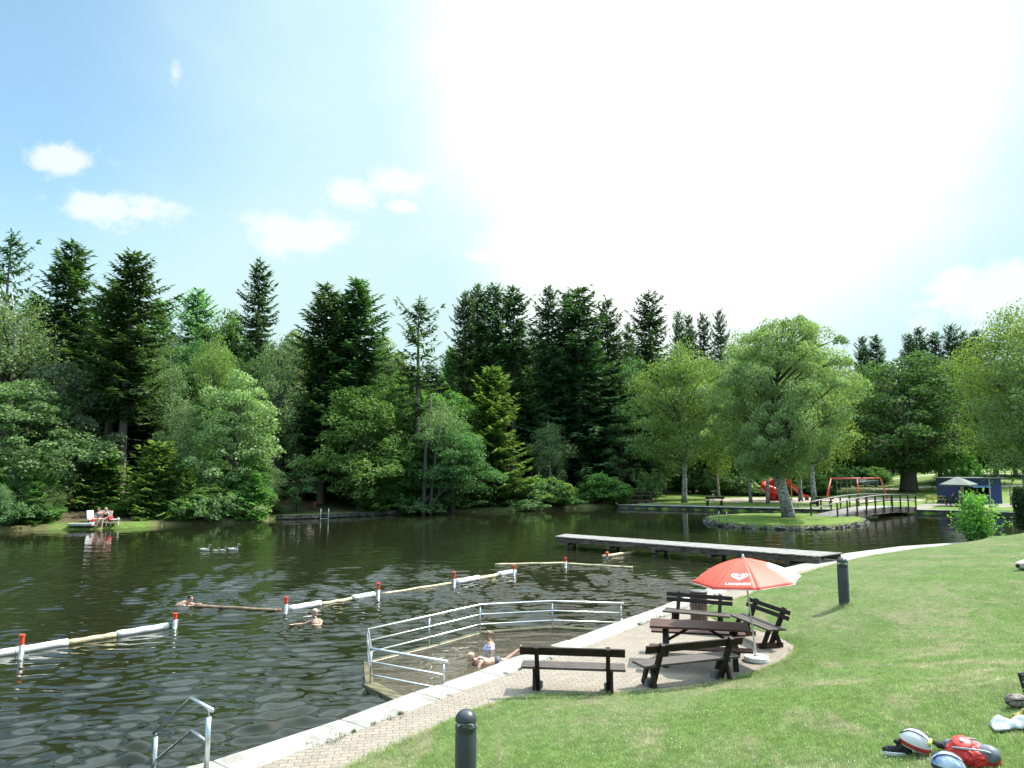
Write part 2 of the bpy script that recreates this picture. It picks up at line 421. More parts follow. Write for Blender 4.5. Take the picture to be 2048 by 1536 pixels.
def grass_material(name, near):
    m = bpy.data.materials.new(name); m.use_nodes = True
    N, L, M, MR, MIX, NOISE, MAP = mknodes(m.node_tree)
    p = N('ShaderNodeBsdfPrincipled'); o = N('ShaderNodeOutputMaterial'); L(p.outputs[0], o.inputs[0])
    t = N('ShaderNodeTexCoord'); vec = t.outputs['Object']
    big = NOISE(MAP(vec, (1, .6, 1), (0, 0, .6)), .35, 4, .6, .5)
    mid = NOISE(MAP(vec, (1, .7, 1), (0, 0, .9)), 1.6, 4, .65, .6)
    fine = NOISE(vec, 38 if near else 9, 4, .7)
    c = MIX(MR(mid, .3, .7, 0, 1), (.070, .120, .027), (.100, .166, .040))
    c = MIX(MR(big, .42, .64, 0, .8), c, (.126, .170, .060))
    dry = NOISE(MAP(vec, (1, .45, 1), (0, 0, .75)), .9, 5, .62, 1.0)
    c = MIX(MR(dry, .49, .66, 0, .8), c, (.165, .165, .085))
    c = MIX(1.0, c, MIX(MR(fine, .25, .75, 0, 1), (.62, .62, .62), (1.3, 1.3, 1.25)), 'MULTIPLY')
    cl = NOISE(vec, 5.0, 4, .7); c = MIX(1.0, c, MIX(MR(cl, .3, .68, 0, 1), (.72, .75, .70), (1.15, 1.12, 1.15)), 'MULTIPLY')
    if not near:
        c = MIX(1.0, c, (1.0, 1.12, .60), 'MULTIPLY')
        a = N('ShaderNodeAttribute'); a.attribute_name = 'lawn'
        fl = NOISE(vec, 1.3, 5, .65)
        floor = MIX(MR(fl, .35, .65, 0, 1), (.055, .042, .026), (.13, .095, .055))
        floor = MIX(MR(NOISE(vec, .5, 4, .6), .5, .62, 0, .8), floor, (.06, .11, .03))
        c = MIX(a.outputs['Fac'], floor, c)
    L(c, p.inputs['Base Color']); p.inputs['Roughness'].default_value = .85; p.inputs['Specular IOR Level'].default_value = .2
    b = N('ShaderNodeBump'); L(fine, b.inputs['Height']); b.inputs['Distance'].default_value = .04; L(b.outputs[0], p.inputs['Normal'])
    return m
M_far = grass_material('far_ground', False); M_lawn = grass_material('lawn_grass', True)

def lawn_mask(x, y, z):
    az = x / np.maximum(y, 1); n = vnoise(x * .4, y * .4, 9) + .5 * vnoise(x * 1.3, y * 1.3, 4)
    r = ss(.11, .16, az) * (1 - ss(96, 110, y) * (1 - ss(.47, .52, az))) * (1 - ss(170, 190, y))
    d = -sdist(x, y, lake)
    strip = (1 - ss(.8, 2.4, d + n - .4)) * np.maximum(ss(-.64, -.62, az) * (1 - ss(-.50, -.48, az)), ss(-.34, -.32, az) * (1 - ss(-.19, -.16, az))) * .8
    strip = np.maximum(strip, (1 - ss(.6, 2.2, d + n - .4)) * .28)
    return np.clip(np.maximum(r, strip), 0, 1)
xs = np.concatenate([np.arange(-420, -80, 12.), np.arange(-80, -40, 2), np.arange(-40, 62, .6), np.arange(62, 110, 2.), np.arange(110, 460, 12)])
ys = np.concatenate([np.arange(-60, 40, 3.), np.arange(40, 94, .6), np.arange(94, 180, 2), np.arange(180, 620, 12)])
structure(gridmesh('ground', xs, ys, ground_z, M_far, None, ('lawn', lawn_mask)))

# water ---------------------------------------------------------------
def water_material(name, base, shallow=False):
    m = bpy.data.materials.new(name); m.use_nodes = True
    N, L, M, MR, MIX, NOISE, MAP = mknodes(m.node_tree)
    p = N('ShaderNodeBsdfPrincipled'); o = N('ShaderNodeOutputMaterial')
    t = N('ShaderNodeTexCoord'); vec = t.outputs['Object']
    s = N('ShaderNodeSeparateXYZ'); L(vec, s.inputs[0])
    w1 = NOISE(MAP(vec, (.50, 1, 1), (0, 0, .18)), 1.75, 2, .45, .45)
    w2 = NOISE(MAP(vec, (.6, 1, 1), (0, 0, -.3)), 3.9, 2, .45, .3)
    w3 = NOISE(MAP(vec, (.5, 1, 1), (0, 0, .1)), .8, 2, .5)
    h = M('ADD', M('ADD', M('MULTIPLY', w1, 1.0), M('MULTIPLY', w2, .30)), M('MULTIPLY', w3, .5))
    # wind: lively near the quay, smoother out towards the wood on the far left
    gust = NOISE(MAP(vec, (.5, 1, 1)), .075, 3, .6)
    dist = M('MULTIPLY', MR(s.outputs[1], 17, 46, 1, .28), MR(s.outputs[1], 14, 30, .35, 1.0))
    left = MR(M('ADD', s.outputs[0], M('MULTIPLY', s.outputs[1], .10)), -16, 2, .45, 1)
    isl_calm = MR(s.outputs[1], 44, 56, 1, .3)
    str_ = M('MULTIPLY', M('MULTIPLY', dist, left), M('MULTIPLY', MR(gust, .36, .62, .55, 1.35), isl_calm))
    b = N('ShaderNodeBump'); L(h, b.inputs['Height']); b.inputs['Distance'].default_value = .075 if not shallow else .17
    L(str_ if not shallow else M('MULTIPLY', str_, 1.0), b.inputs['Strength']); L(b.outputs[0], p.inputs['Normal'])
    p.inputs['Base Color'].default_value = (*base, 1); p.inputs['Roughness'].default_value = .04; p.inputs['IOR'].default_value = 1.36
    if shallow:
        tr = N('ShaderNodeBsdfTransparent'); tr.inputs[0].default_value = (.80, .66, .44, 1)
        gl = N('ShaderNodeBsdfGlossy'); gl.inputs['Roughness'].default_value = .03; L(b.outputs[0], gl.inputs['Normal'])
        fr = N('ShaderNodeFresnel'); fr.inputs[0].default_value = 1.333; L(b.outputs[0], fr.inputs['Normal'])
        df = N('ShaderNodeBsdfDiffuse'); df.inputs[0].default_value = (.085, .078, .058, 1)
        m1 = N('ShaderNodeMixShader'); m1.inputs[0].default_value = .62; L(tr.outputs[0], m1.inputs[1]); L(df.outputs[0], m1.inputs[2])
        m2 = N('ShaderNodeMixShader'); L(fr.outputs[0], m2.inputs[0]); L(m1.outputs[0], m2.inputs[1]); L(gl.outputs[0], m2.inputs[2])
        L(m2.outputs[0], o.inputs[0])
    else: L(p.outputs[0], o.inputs[0])
    return m
M_water = water_material('lake_water', (.012, .014, .006)); M_shallow = water_material('shallow_water', (.1, .1, .05), True)
basin = [Vector(p) for p in [(-2.83, 14.82, 0), (-3.2, 16.53, 0), (-2.0, 17.94, 0), (-.83, 19.37, 0), (1.08, 19.85, 0), (2.9, 19.35, 0), (1.35, 17.2, 0), (.0, 15.5, 0), (-1.7, 13.45, 0)]]
# real waves: the sheet in view is a fine grid, the rest of the lake a plain sheet round it
def wave_rows():
    y = 8.0; out = []
    while y < 64: out.append(y); y += .042 + max(0, y - 12) * .0040
    return np.array(out)
wys = wave_rows(); wxs = np.arange(-46, 46.01, .092); x0w, x1w, y0w, y1w = wxs[0], wxs[-1], wys[0], wys[-1]
def wave_z(x, y):
    g = np.random.default_rng(14); z = np.zeros_like(x); sp = .042 + np.maximum(0, y - 12) * .0040
    wx = (vnoise(x * .35, y * .35, 31) - .5) * 2.2 + (vnoise(x * 1.1, y * 1.1, 37) - .5) * .7; wy = (vnoise(x * .35 + 9, y * .35, 33) - .5) * 2.2 + (vnoise(x * 1.1, y * 1.1, 39) - .5) * .7
    for i in range(42):
        lam = g.uniform(.17, .60) if i < 36 else g.uniform(.9, 1.8); a = R(101) + g.normal(0, .34); k = 2 * math.pi / lam
        lod = np.clip((lam / sp - 2.6) / 2.2, 0, 1)
        z += lod * (.060 if i < 36 else .013) / k * np.sin(k * (math.cos(a) * (x + wx * .35) + math.sin(a) * (y + wy * .35)) + g.uniform(0, 6.28))
    gust = .45 + 1.1 * ss(.32, .68, vnoise(x * .06 + 3, y * .11, 51)) 
    m = gust * (1 - .70 * ss(20, 50, y)) * (.62 + .38 * ss(-17, 1, x + .1 * y)) * (1 - .6 * ss(44, 56, y))
    patchy = .55 + .9 * vnoise(x * .5, y * .8, 61)
    brd = np.clip(np.minimum(np.minimum(x - x0w, x1w - x), np.minimum(y - y0w, y1w - y)) * .8, 0, 1)
    z = z * m * patchy
    for sx_, sy_, amp in ((-10.1, 23.1, .011), (-5.5, 20.3, .013), (-9.6, 22.9, .006)):
        r = np.hypot(x - sx_, y - sy_); z += amp * np.exp(-((r - .55) / .75) ** 2) * np.sin(r * 21)
    return z * brd
bas2 = [(p.x, p.y) for p in basin]
wo = gridmesh('water', wxs, wys, wave_z, M_water, lambda x, y: sdist(x, y, bas2) < -.02)
bm = bmesh.new(); bm.from_mesh(wo.data)
v4 = [bm.verts.new(p) for p in [(-95, -45, 0), (80, -45, 0), (80, 100, 0), (-95, 100, 0)]]; i4 = [bm.verts.new(p) for p in [(x0w, y0w, 0), (x1w, y0w, 0), (x1w, y1w, 0), (x0w, y1w, 0)]]
for k in range(4): bm.faces.new((v4[k], v4[(k + 1) % 4], i4[(k + 1) % 4], i4[k]))
bm.to_mesh(wo.data); bm.free(); structure(wo)
b = MB(); b.add([(p.x, p.y, .001) for p in basin], [tuple(range(len(basin) - 1, -1, -1))])
structure(b.build('basin_water', M_shallow))

# quay ----------------------------------------------------------------
def conc_material():
    m = bpy.data.materials.new('pale_concrete'); m.use_nodes = True
    N, L, M, MR, MIX, NOISE, MAP = mknodes(m.node_tree)
    p = N('ShaderNodeBsdfPrincipled'); o = N('ShaderNodeOutputMaterial'); L(p.outputs[0], o.inputs[0])
    t = N('ShaderNodeTexCoord'); vec = t.outputs['Object']
    n = NOISE(vec, 2.2, 5, .65); f = NOISE(vec, 30, 3, .7); st = NOISE(vec, 3.1, 2, .5, .6); st2 = NOISE(vec, .55, 2, .5)
    c = MIX(MR(n, .3, .7, 0, 1), (.25, .245, .21), (.335, .33, .30))
    c = MIX(M('MULTIPLY', MR(st, .56, .60, 0, .7), MR(st2, .42, .55, 0, 1)), c, (.165, .155, .13))
    c = MIX(1.0, c, MIX(MR(f, .3, .7, 0, 1), (.86, .86, .86), (1.05, 1.05, 1.05)), 'MULTIPLY')
    L(c, p.inputs['Base Color']); p.inputs['Roughness'].default_value = .85
    b = N('ShaderNodeBump'); L(f, b.inputs['Height']); b.inputs['Distance'].default_value = .004; L(b.outputs[0], p.inputs['Normal'])
    return m
def paving_material():
    m = bpy.data.materials.new('interlocking_paving'); m.use_nodes = True
    N, L, M, MR, MIX, NOISE, MAP = mknodes(m.node_tree)
    p = N('ShaderNodeBsdfPrincipled'); o = N('ShaderNodeOutputMaterial'); L(p.outputs[0], o.inputs[0])
    t = N('ShaderNodeTexCoord')
    vec = MAP(t.outputs['Object'], (1, 1, 1), (0, 0, R(-8)))
    s = N('ShaderNodeSeparateXYZ'); L(vec, s.inputs[0])
    tri = M('PINGPONG', M('MULTIPLY', s.outputs[0], 1.0), .05)
    cx = N('ShaderNodeCombineXYZ'); L(s.outputs[0], cx.inputs[0]); L(M('ADD', s.outputs[1], M('MULTIPLY', tri, .55)), cx.inputs[1])
    br = N('ShaderNodeTexBrick'); L(cx.outputs[0], br.inputs['Vector']); br.offset = .5
    br.inputs['Scale'].default_value = 1; br.inputs['Brick Width'].default_value = .2; br.inputs['Row Height'].default_value = .115
    br.inputs['Mortar Size'].default_value = .0055; br.inputs['Mortar Smooth'].default_value = .4; br.inputs['Bias'].default_value = 0
    br.inputs['Color1'].default_value = (.200, .170, .132, 1); br.inputs['Color2'].default_value = (.250, .212, .166, 1); br.inputs['Mortar'].default_value = (.075, .063, .05, 1)
    n = NOISE(t.outputs['Object'], .9, 4, .6); f = NOISE(t.outputs['Object'], 26, 3, .7)
    c = MIX(MR(n, .45, .7, 0, .4), br.outputs[0], (.225, .20, .16))
    c = MIX(1.0, c, MIX(MR(f, .3, .7, 0, 1), (.82, .82, .82), (1.08, 1.08, 1.08)), 'MULTIPLY')
    L(c, p.inputs['Base Color']); p.inputs['Roughness'].default_value = .88
    b = N('ShaderNodeBump'); L(br.outputs['Fac'], b.inputs['Height']); b.invert = True; b.inputs['Distance'].default_value = .005; L(b.outputs[0], p.inputs['Normal'])
    return m
M_conc = conc_material(); M_pave = paving_material()
def offset_to(pl, t):      # resample polyline by arclength parameter
    L_ = [0]
    for i in range(len(pl) - 1): L_.append(L_[-1] + (pl[i + 1] - pl[i]).length)
    s = t * L_[-1]
    for i in range(len(pl) - 1):
        if s <= L_[i + 1] or i == len(pl) - 2:
            return pl[i].lerp(pl[i + 1], (s - L_[i]) / max(1e-6, L_[i + 1] - L_[i]))
def nearest(pl, p):
    best = None
    for i in range(len(pl) - 1):
        a = pl[i]; b = pl[i + 1]; e = b - a; t = max(0, min(1, (p - a).dot(e) / e.dot(e))); q = a + e * t
        if best is None or (q - p).length < (best - p).length: best = q
    return best
mb = MB()
# the coping is cast in slabs with open joints, its water side drops into the lake
wl = []
for i in range(len(water_edge) - 1):
    a = water_edge[i]; b_ = water_edge[i + 1]; n = max(1, round((b_ - a).length / 2.3))
    for k in range(n): wl.append(a.lerp(b_, k / n))
wl.append(water_edge[-1])
for i in range(len(wl) - 1):
    a, b_ = wl[i], wl[i + 1]; d = (b_ - a).normalized() * .006
    a2 = a + d; b2 = b_ - d; ia = nearest(inner, a2); ib = nearest(inner, b2)
    mb.slab([(a2.x, a2.y), (b2.x, b2.y), (ib.x, ib.y), (ia.x, ia.y)], -.9, .312)
structure(mb.build('quay_coping', M_conc, bevel=.012))
mb = MB()
pv = [Vector((p[0], p[1], 0)) for p in lawn_line]
poly = [(p.x, p.y) for p in inner] + [(p[0], p[1]) for p in reversed(lawn_line)]
# paving sheet as a strip mesh (runs a little under the lawn)
bm = bmesh.new(); vs = [bm.verts.new((x, y, .3)) for x, y in poly]; f = bm.faces.new(vs)
bmesh.ops.triangulate(bm, faces=[f]); bmesh.ops.recalc_face_normals(bm, faces=bm.faces)
for f in bm.faces:
    if f.normal.z < 0: f.normal_flip()
me = bpy.data.meshes.new('paving'); bm.to_mesh(me); bm.free(); me.materials.append(M_pave)
po = bpy.data.objects.new('paving', me); COL.objects.link(po); structure(po)

# lawn: smooth surface through surveyed heights --------------------------
CP = [(p[0], p[1], .31) for p in lawn_line[::1]] + [(-.6, 9.2, .46), (8.7, 19.0, .80), (4.0, 7.5, 1.46), (5.5, 8.4, 1.6), (6.2, 9.2, 1.72), (13.4, 19.4, 1.4), (21, 30, 1.6), (24.8, 38.4, .72),
      (30, 38, 1.2), (30, 30, 2.0), (20, 14, 2.5), (0, 0, 1.9), (-4.2, 5.2, .6), (-8, -3, .8), (8, 0, 2.5), (12, 8, 2.3), (36, 43, 1.1), (50, 50, 1.6), (60, 20, 3), (30, 0, 3), (9, 13, 1.40), (3, 10.5, .85), (10.5, 24.0, .72), (16, 29.5, .85), (2, 11.5, .60), (30, 42.0, .5), (45, 54, .6)]
cp = np.array(CP); cx_ = cp[:, :2]; n_ = len(cp)
def kern(r): return r
Kd = np.linalg.norm(cx_[:, None] - cx_[None], axis=-1)
A_ = np.zeros((n_ + 3, n_ + 3)); A_[:n_, :n_] = kern(Kd) - np.eye(n_) * .15; A_[:n_, n_] = 1; A_[:n_, n_ + 1:] = cx_; A_[n_, :n_] = 1; A_[n_ + 1:, :n_] = cx_.T
W_ = np.linalg.solve(A_, np.concatenate([cp[:, 2], [0, 0, 0]]))
lawn_poly = [(p[0], p[1]) for p in lawn_line] + [(29, 41), (31.5, 42.8), (36.5, 46.2), (42.5, 50.6), (46.5, 55.5), (47, 60), (75, 60), (75, -30), (-14, -30)]
def lawn_z(x, y):
    x = np.asarray(x, float).ravel(); y = np.asarray(y, float).ravel()
    r = np.sqrt((x[:, None] - cx_[None, :, 0]) ** 2 + (y[:, None] - cx_[None, :, 1]) ** 2)
    z = r @ W_[:n_] + W_[n_] + x * W_[n_ + 1] + y * W_[n_ + 2]
    d = sdist(x, y, lawn_poly)
    lump = (vnoise(x * 2.1, y * 2.1, 1) - .5) * .03 + (vnoise(x * 7, y * 7, 2) - .5) * .012
    zz = np.maximum(z, .315 + np.clip(d, 0, 3) * .03) + lump * np.clip(d * 3, 0, 1)
    edge = .3 + np.clip(d * 2.5, -.4, .03) + (vnoise(x * 9, y * 9, 7) - .5) * .015
    far = ss(27, 30, x) * ss(36, 40, y)
    zz = np.where(d < .25, edge + (zz - .33) * np.clip(d / .25, 0, 1), zz)
    zz = np.where((d < 0) & (far > .5), np.maximum(-1, d), zz)
    return zz
def lz(x, y): return float(lawn_z(np.array([x]), np.array([y]))[0])
def keep(x, y): return sdist(x, y, lawn_poly) > -.22
axs = np.concatenate([np.arange(-14, -3, .5), np.arange(-3, 15, .11), np.arange(15, 30, .25), np.arange(30, 76, 1.5)])
ays = np.concatenate([np.arange(-30, 5, 1.5), np.arange(5, 26, .11), np.arange(26, 42, .25), np.arange(42, 61, .8)])
structure(gridmesh('lawn', axs, ays, lawn_z, M_lawn, keep))

# mown grass blades and clover heads near the camera
rng = np.random.default_rng(5)
def scatter(n, y0=6.8, y1=17, pw=1.0):
    # density falls with distance so that it stays even on the ground but cheap far away
    y = y0 + (y1 - y0) * rng.beta(1.15, pw, n); u = rng.uniform(-60, 1110, n)
    x = (rng.uniform(-.25, .74, n)) * y * 1.02
    return x, y
def blade_mesh(name, n, y0, y1, hh, ww, mat_, pw=1.2, edge=False):
    x, y = scatter(n, y0, y1, pw)
    d = sdist(x, y, lawn_poly); ok = d > .01
    x = x[ok]; y = y[ok]; z = lawn_z(x, y); n = len(x)
    a = rng.uniform(0, 2 * math.pi, n); h = hh * rng.uniform(.5, 1.35, n); w_ = ww * rng.uniform(.7, 1.3, n)
    lean = rng.uniform(0, .9, n) * h; la = rng.uniform(0, 2 * math.pi, n)
    B = np.stack([x, y, z - .01], 1); s = np.stack([np.cos(a), np.sin(a), 0 * a], 1) * w_[:, None]
    T = B + np.stack([np.cos(la) * lean, np.sin(la) * lean, h + .01], 1)
    V = np.empty((n, 3, 3)); V[:, 0] = B - s; V[:, 1] = B + s; V[:, 2] = T
    me = fastmesh(name, V.reshape(-1, 3), np.arange(n * 3).reshape(n, 3), 3, rng.random(n), mat_)
    o = bpy.data.objects.new(name, me); COL.objects.link(o); return o
def blade_material():
    m = bpy.data.materials.new('grass_blades'); m.use_nodes = True
    N, L, M, MR, MIX, NOISE, MAP = mknodes(m.node_tree)
    a = N('ShaderNodeAttribute'); a.attribute_name = 'tint'; t = N('ShaderNodeTexCoord'); vec = t.outputs['Object']
    big = NOISE(MAP(vec, (1, .6, 1), (0, 0, .6)), .35, 4, .6, .5)
    dry = NOISE(MAP(vec, (1, .45, 1), (0, 0, .75)), .9, 5, .62, 1.0)
    c = MIX(a.outputs['Fac'], (.20, .33, .088), (.46, .60, .22))
    c = MIX(MR(big, .42, .64, 0, .8), c, (.47, .52, .27))
    c = MIX(MR(dry, .49, .66, 0, .8), c, (.62, .57, .36))
    cl = NOISE(vec, 7.0, 4, .7); c = MIX(1.0, c, MIX(MR(cl, .3, .68, 0, 1), (.58, .62, .55), (1.2, 1.15, 1.2)), 'MULTIPLY')
    d = N('ShaderNodeBsdfDiffuse'); L(c, d.inputs[0]); tr = N('ShaderNodeBsdfTranslucent'); L(c, tr.inputs[0])
    mx = N('ShaderNodeMixShader'); mx.inputs[0].default_value = .35; L(d.outputs[0], mx.inputs[1]); L(tr.outputs[0], mx.inputs[2])
    o = N('ShaderNodeOutputMaterial'); L(mx.outputs[0], o.inputs[0]); return m
M_blade = blade_material()
structure(blade_mesh('grass_blades', 360000, 6.6, 27, .032, .0046, M_blade, 2.4), 'stuff')
# ragged edge: longer blades leaning over the paving along the lawn line
_pl = np.array(lawn_line); _sg = np.linalg.norm(np.diff(_pl, axis=0), axis=1); _cum = np.concatenate([[0], np.cumsum(_sg)])
_s = rng.uniform(9, _cum[-1], 30000); _i = np.clip(np.searchsorted(_cum, _s) - 1, 0, len(_sg) - 1); _t = (_s - _cum[_i]) / _sg[_i]
_p = _pl[_i] * (1 - _t[:, None]) + _pl[_i + 1] * _t[:, None] + rng.normal(0, .028, (30000, 2)) * (1 + 1.5 * (vnoise(_s * 1.3, _s * 0, 8) > .6))[:, None]
_h = rng.uniform(.02, .07, 30000); _a = rng.uniform(0, 6.28, 30000); _B = np.concatenate([_p, np.full((30000, 1), .298)], 1); _S = np.stack([np.cos(_a), np.sin(_a), 0 * _a], 1) * .005
_V = np.empty((30000, 3, 3)); _V[:, 0] = _B - _S; _V[:, 1] = _B + _S; _V[:, 2] = _B + np.stack([rng.normal(0, .02, 30000), rng.normal(0, .02, 30000), _h + .02], 1)
_o = bpy.data.objects.new('edge_grass', fastmesh('edge_grass', _V.reshape(-1, 3), np.arange(90000).reshape(30000, 3), 3, rng.random(30000), M_blade)); COL.objects.link(_o); structure(_o, 'stuff')
# weeds rooted in the joint between coping and paving
_W = []
for _k in range(46):
    _q = offset_to(inner, rng.uniform(.20, .62)); _n = int(rng.integers(12, 60)); _sp = rng.uniform(.02, .09)
    _b = np.stack([_q.x + rng.normal(0, _sp, _n), _q.y + rng.normal(0, _sp, _n), np.full(_n, .305)], 1); _a = rng.uniform(0, 6.28, _n); _s2 = np.stack([np.cos(_a), np.sin(_a), 0 * _a], 1) * .006
    _v = np.empty((_n, 3, 3)); _v[:, 0] = _b - _s2; _v[:, 1] = _b + _s2; _v[:, 2] = _b + np.stack([rng.normal(0, .025, _n), rng.normal(0, .025, _n), rng.uniform(.01, .06, _n)], 1); _W.append(_v)
_W = np.concatenate(_W); _o = bpy.data.objects.new('joint_weeds', fastmesh('joint_weeds', _W.reshape(-1, 3), np.arange(len(_W) * 3).reshape(-1, 3), 3, rng.random(len(_W)), mat('weed_green', (.07, .10, .035), .9, var=.3))); COL.objects.link(_o); structure(_o, 'stuff')
# clover heads
x, y = scatter(1700, 6.6, 24, 1.1); ok = (sdist(x, y, lawn_poly) > .15) & (vnoise(x * .8, y * .8, 21) > .38); x = x[ok]; y = y[ok]; z = lawn_z(x, y) + .03
mbv = []; mbf = []
O6 = np.array([(1, 0, 0), (-1, 0, 0), (0, 1, 0), (0, -1, 0), (0, 0, 1), (0, 0, -1)]); F8 = np.array([(0, 2, 4), (2, 1, 4), (1, 3, 4), (3, 0, 4), (2, 0, 5), (1, 2, 5), (3, 1, 5), (0, 3, 5)])
rr = rng.uniform(.005, .010, len(x))
V = (np.stack([x, y, z], 1)[:, None] + O6[None] * rr[:, None, None]).reshape(-1, 3); Fc = (np.arange(len(x))[:, None, None] * 6 + F8[None]).reshape(-1, 3)
me = fastmesh('clover_flowers', V, Fc, 3, None, mat('clover_white', (.62, .62, .55), .8, var=.1)); o = bpy.data.objects.new('clover_flowers', me); COL.objects.link(o); structure(o, 'stuff')

# wading basin ----------------------------------------------------------
M_wet = mat('wet_concrete', (.15, .135, .07), .4, var=.25, scale=3, bump=.003); M_floor = mat('basin_floor', (.20, .18, .14), .7, var=.3, scale=2.0, bump=.01)
bt = thing('wading_basin', 'shallow concrete wading basin with submerged floor beside the quay, ringed by steel railing', 'basin', (basin[0].x, basin[0].y, 0))
off = Vector((basin[0].x, basin[0].y, 0))
mb = MB(); mb.slab([(p.x - off.x, p.y - off.y) for p in basin], -.62, -.34); mb.build('floor', M_floor, bt)
seg = [(0, 1), (1, 2), (2, 3), (3, 4), (4, 5)]
mb = MB()
tops = {0: .075, 1: .03, 2: .015, 3: .03, 4: .065, 5: .07}
for a, b_ in seg:
    A = basin[a] - off; B = basin[b_] - off
    A = Vector((A.x, A.y, tops[a] - .35)); B = Vector((B.x, B.y, tops[b_] - .35)); e = (B - A).normalized() * .07
    mb.beam(A - e, B + e, .17, .70)
A = basin[8] - off; B = basin[0] - off
A = Vector((A.x, A.y, .06 - .35)); B = Vector((B.x, B.y, .074 - .35)); mb.beam(A, B, .26, .70)
mb.build('kerb', M_wet, bt, bevel=.01)
M_steel = mat('brushed_steel', (.62, .63, .64), .28, .9, .06, 8)
rt = thing('steel_railing', 'tubular stainless steel railing with three rails round the wading basin', 'railing', (basin[0].x, basin[0].y, 0))
NQ = Vector((-1.27, 13.90, 0)); FQ = Vector((2.88, 19.56, 0))
pts = [NQ, basin[0] + Vector((.03, 0, 0)), basin[1] + Vector((.0, -.02, 0)), basin[2], basin[3], basin[4], FQ]
pts = [p - off for p in pts]
for zz, r in ((.72, .027), (.47, .018), (.22, .018)):
    p = [Vector((q.x, q.y, zz)) for q in pts]
    if zz > .7: p[0] = p[0] - (p[1] - p[0]).normalized() * .08; p[-1] = p[-1] + (p[-1] - p[-2]).normalized() * .08
    mb = MB(); mb.tube(p, r, 10); mb.build('rail', M_steel, rt, smooth=True)
for i, q in enumerate(pts):
    z0 = .31 if i in (0, 6) else tops.get(i - 1, .03) - .02
    mb = MB(); mb.tube([(q.x, q.y, z0), (q.x, q.y, .66)], .021, 10); mb.tube([(q.x, q.y, .66), (q.x, q.y, .70)], .009, 8)
    mb.lathe([(.0, z0 + .008), (.05, z0 + .008), (.05, z0 - .002)], (q.x, q.y, 0), 12)
    mb.build('post', M_steel, rt, smooth=True)
# small step that closes the basin at the quay
st = MB(); st.slab([(p.x, p.y) for p in (at(1118, 1296, .3), at(1100, 1291, .3), at(1133, 1280.5, .3), at(1145, 1280.5, .3))], -.7, .306)
structure(st.build('quay_step', M_conc, bevel=.01))

# handrail of the water steps (lower left)
ht = thing('stair_handrail', 'steel handrail of the water steps, bent downwards into the lake at the lower left', 'handrail', (-4.1, 10.15, .3))
def HP(*ps): return [Vector(p) - Vector((-4.1, 10.15, .3)) for p in ps]
a_ = atD(425, 1421, 10.15); b_ = atD(383, 1396, 10.75); c_ = atD(308, 1466, 11.1)
mb = MB(); mb.tube(HP(a_, b_, c_), .028, 12); mb.build('handrail', M_steel, ht, smooth=True)
a2 = atD(418, 1486, 10.15); b2 = atD(383, 1461, 10.75); c2 = atD(313, 1519, 11.05)
mb = MB(); mb.tube(HP(a2, b2, c2), .019, 12); mb.build('lower_rail', M_steel, ht, smooth=True)
pa = atD(417.5, 1434, 10.17); pb = atD(312, 1474, 11.05)
mb = MB(); mb.tube(HP((pa.x, pa.y, .31), pa), .036, 14); mb.tube(HP(pa, (pa.x, pa.y, a_.z)), .011, 8); mb.build('post', M_steel, ht, smooth=True)
mb = MB(); mb.tube(HP((pb.x, pb.y, -.5), pb), .030, 14); mb.tube(HP(pb, (pb.x, pb.y, c_.z + .02)), .010, 8); mb.build('post', M_steel, ht, smooth=True)
# ------------------------------------------------------------------ trees
def trunk_mesh(name, H, r0, limbs, mat_, bend=.0, seed=0, top=.95, stubs=None, base_flare=1.35):
    rg = random.Random(seed); mb = MB()
    n = 10; path = []; rad = []
    ph = rg.uniform(0, 6)
    for i in range(n + 1):
        t = i / n; z = H * top * t
        path.append((math.sin(t * 3 + ph) * bend * t, math.cos(t * 2.3 + ph) * bend * t, z))
        rad.append(max(.012, r0 * (1 - t) ** .8 * (base_flare if i == 0 else 1)))
    path.insert(1, (path[0][0], path[0][1], .5)); rad.insert(1, r0 * 1.02)
    path[0] = (path[0][0], path[0][1], -.6)
    mb.tube(path, rad, 9)
    for P, Rr in limbs: mb.tube(P, Rr, 5, cap=False, mi=1)
    if stubs:
        z0, z1, k = stubs
        for i in range(k):
            z = rg.uniform(z0, z1); a = rg.uniform(0, 6.28); l = rg.uniform(.4, 1.5)
            mb.tube([(0, 0, z), (math.cos(a) * l, math.sin(a) * l, z - l * .12)], [.03, .008], 4, cap=False)
    me_o = mb.build(name, [mat_, BARK['limb'] if mat_ is BARK['birch'] else mat_], smooth=True, clean=False)
    return me_o

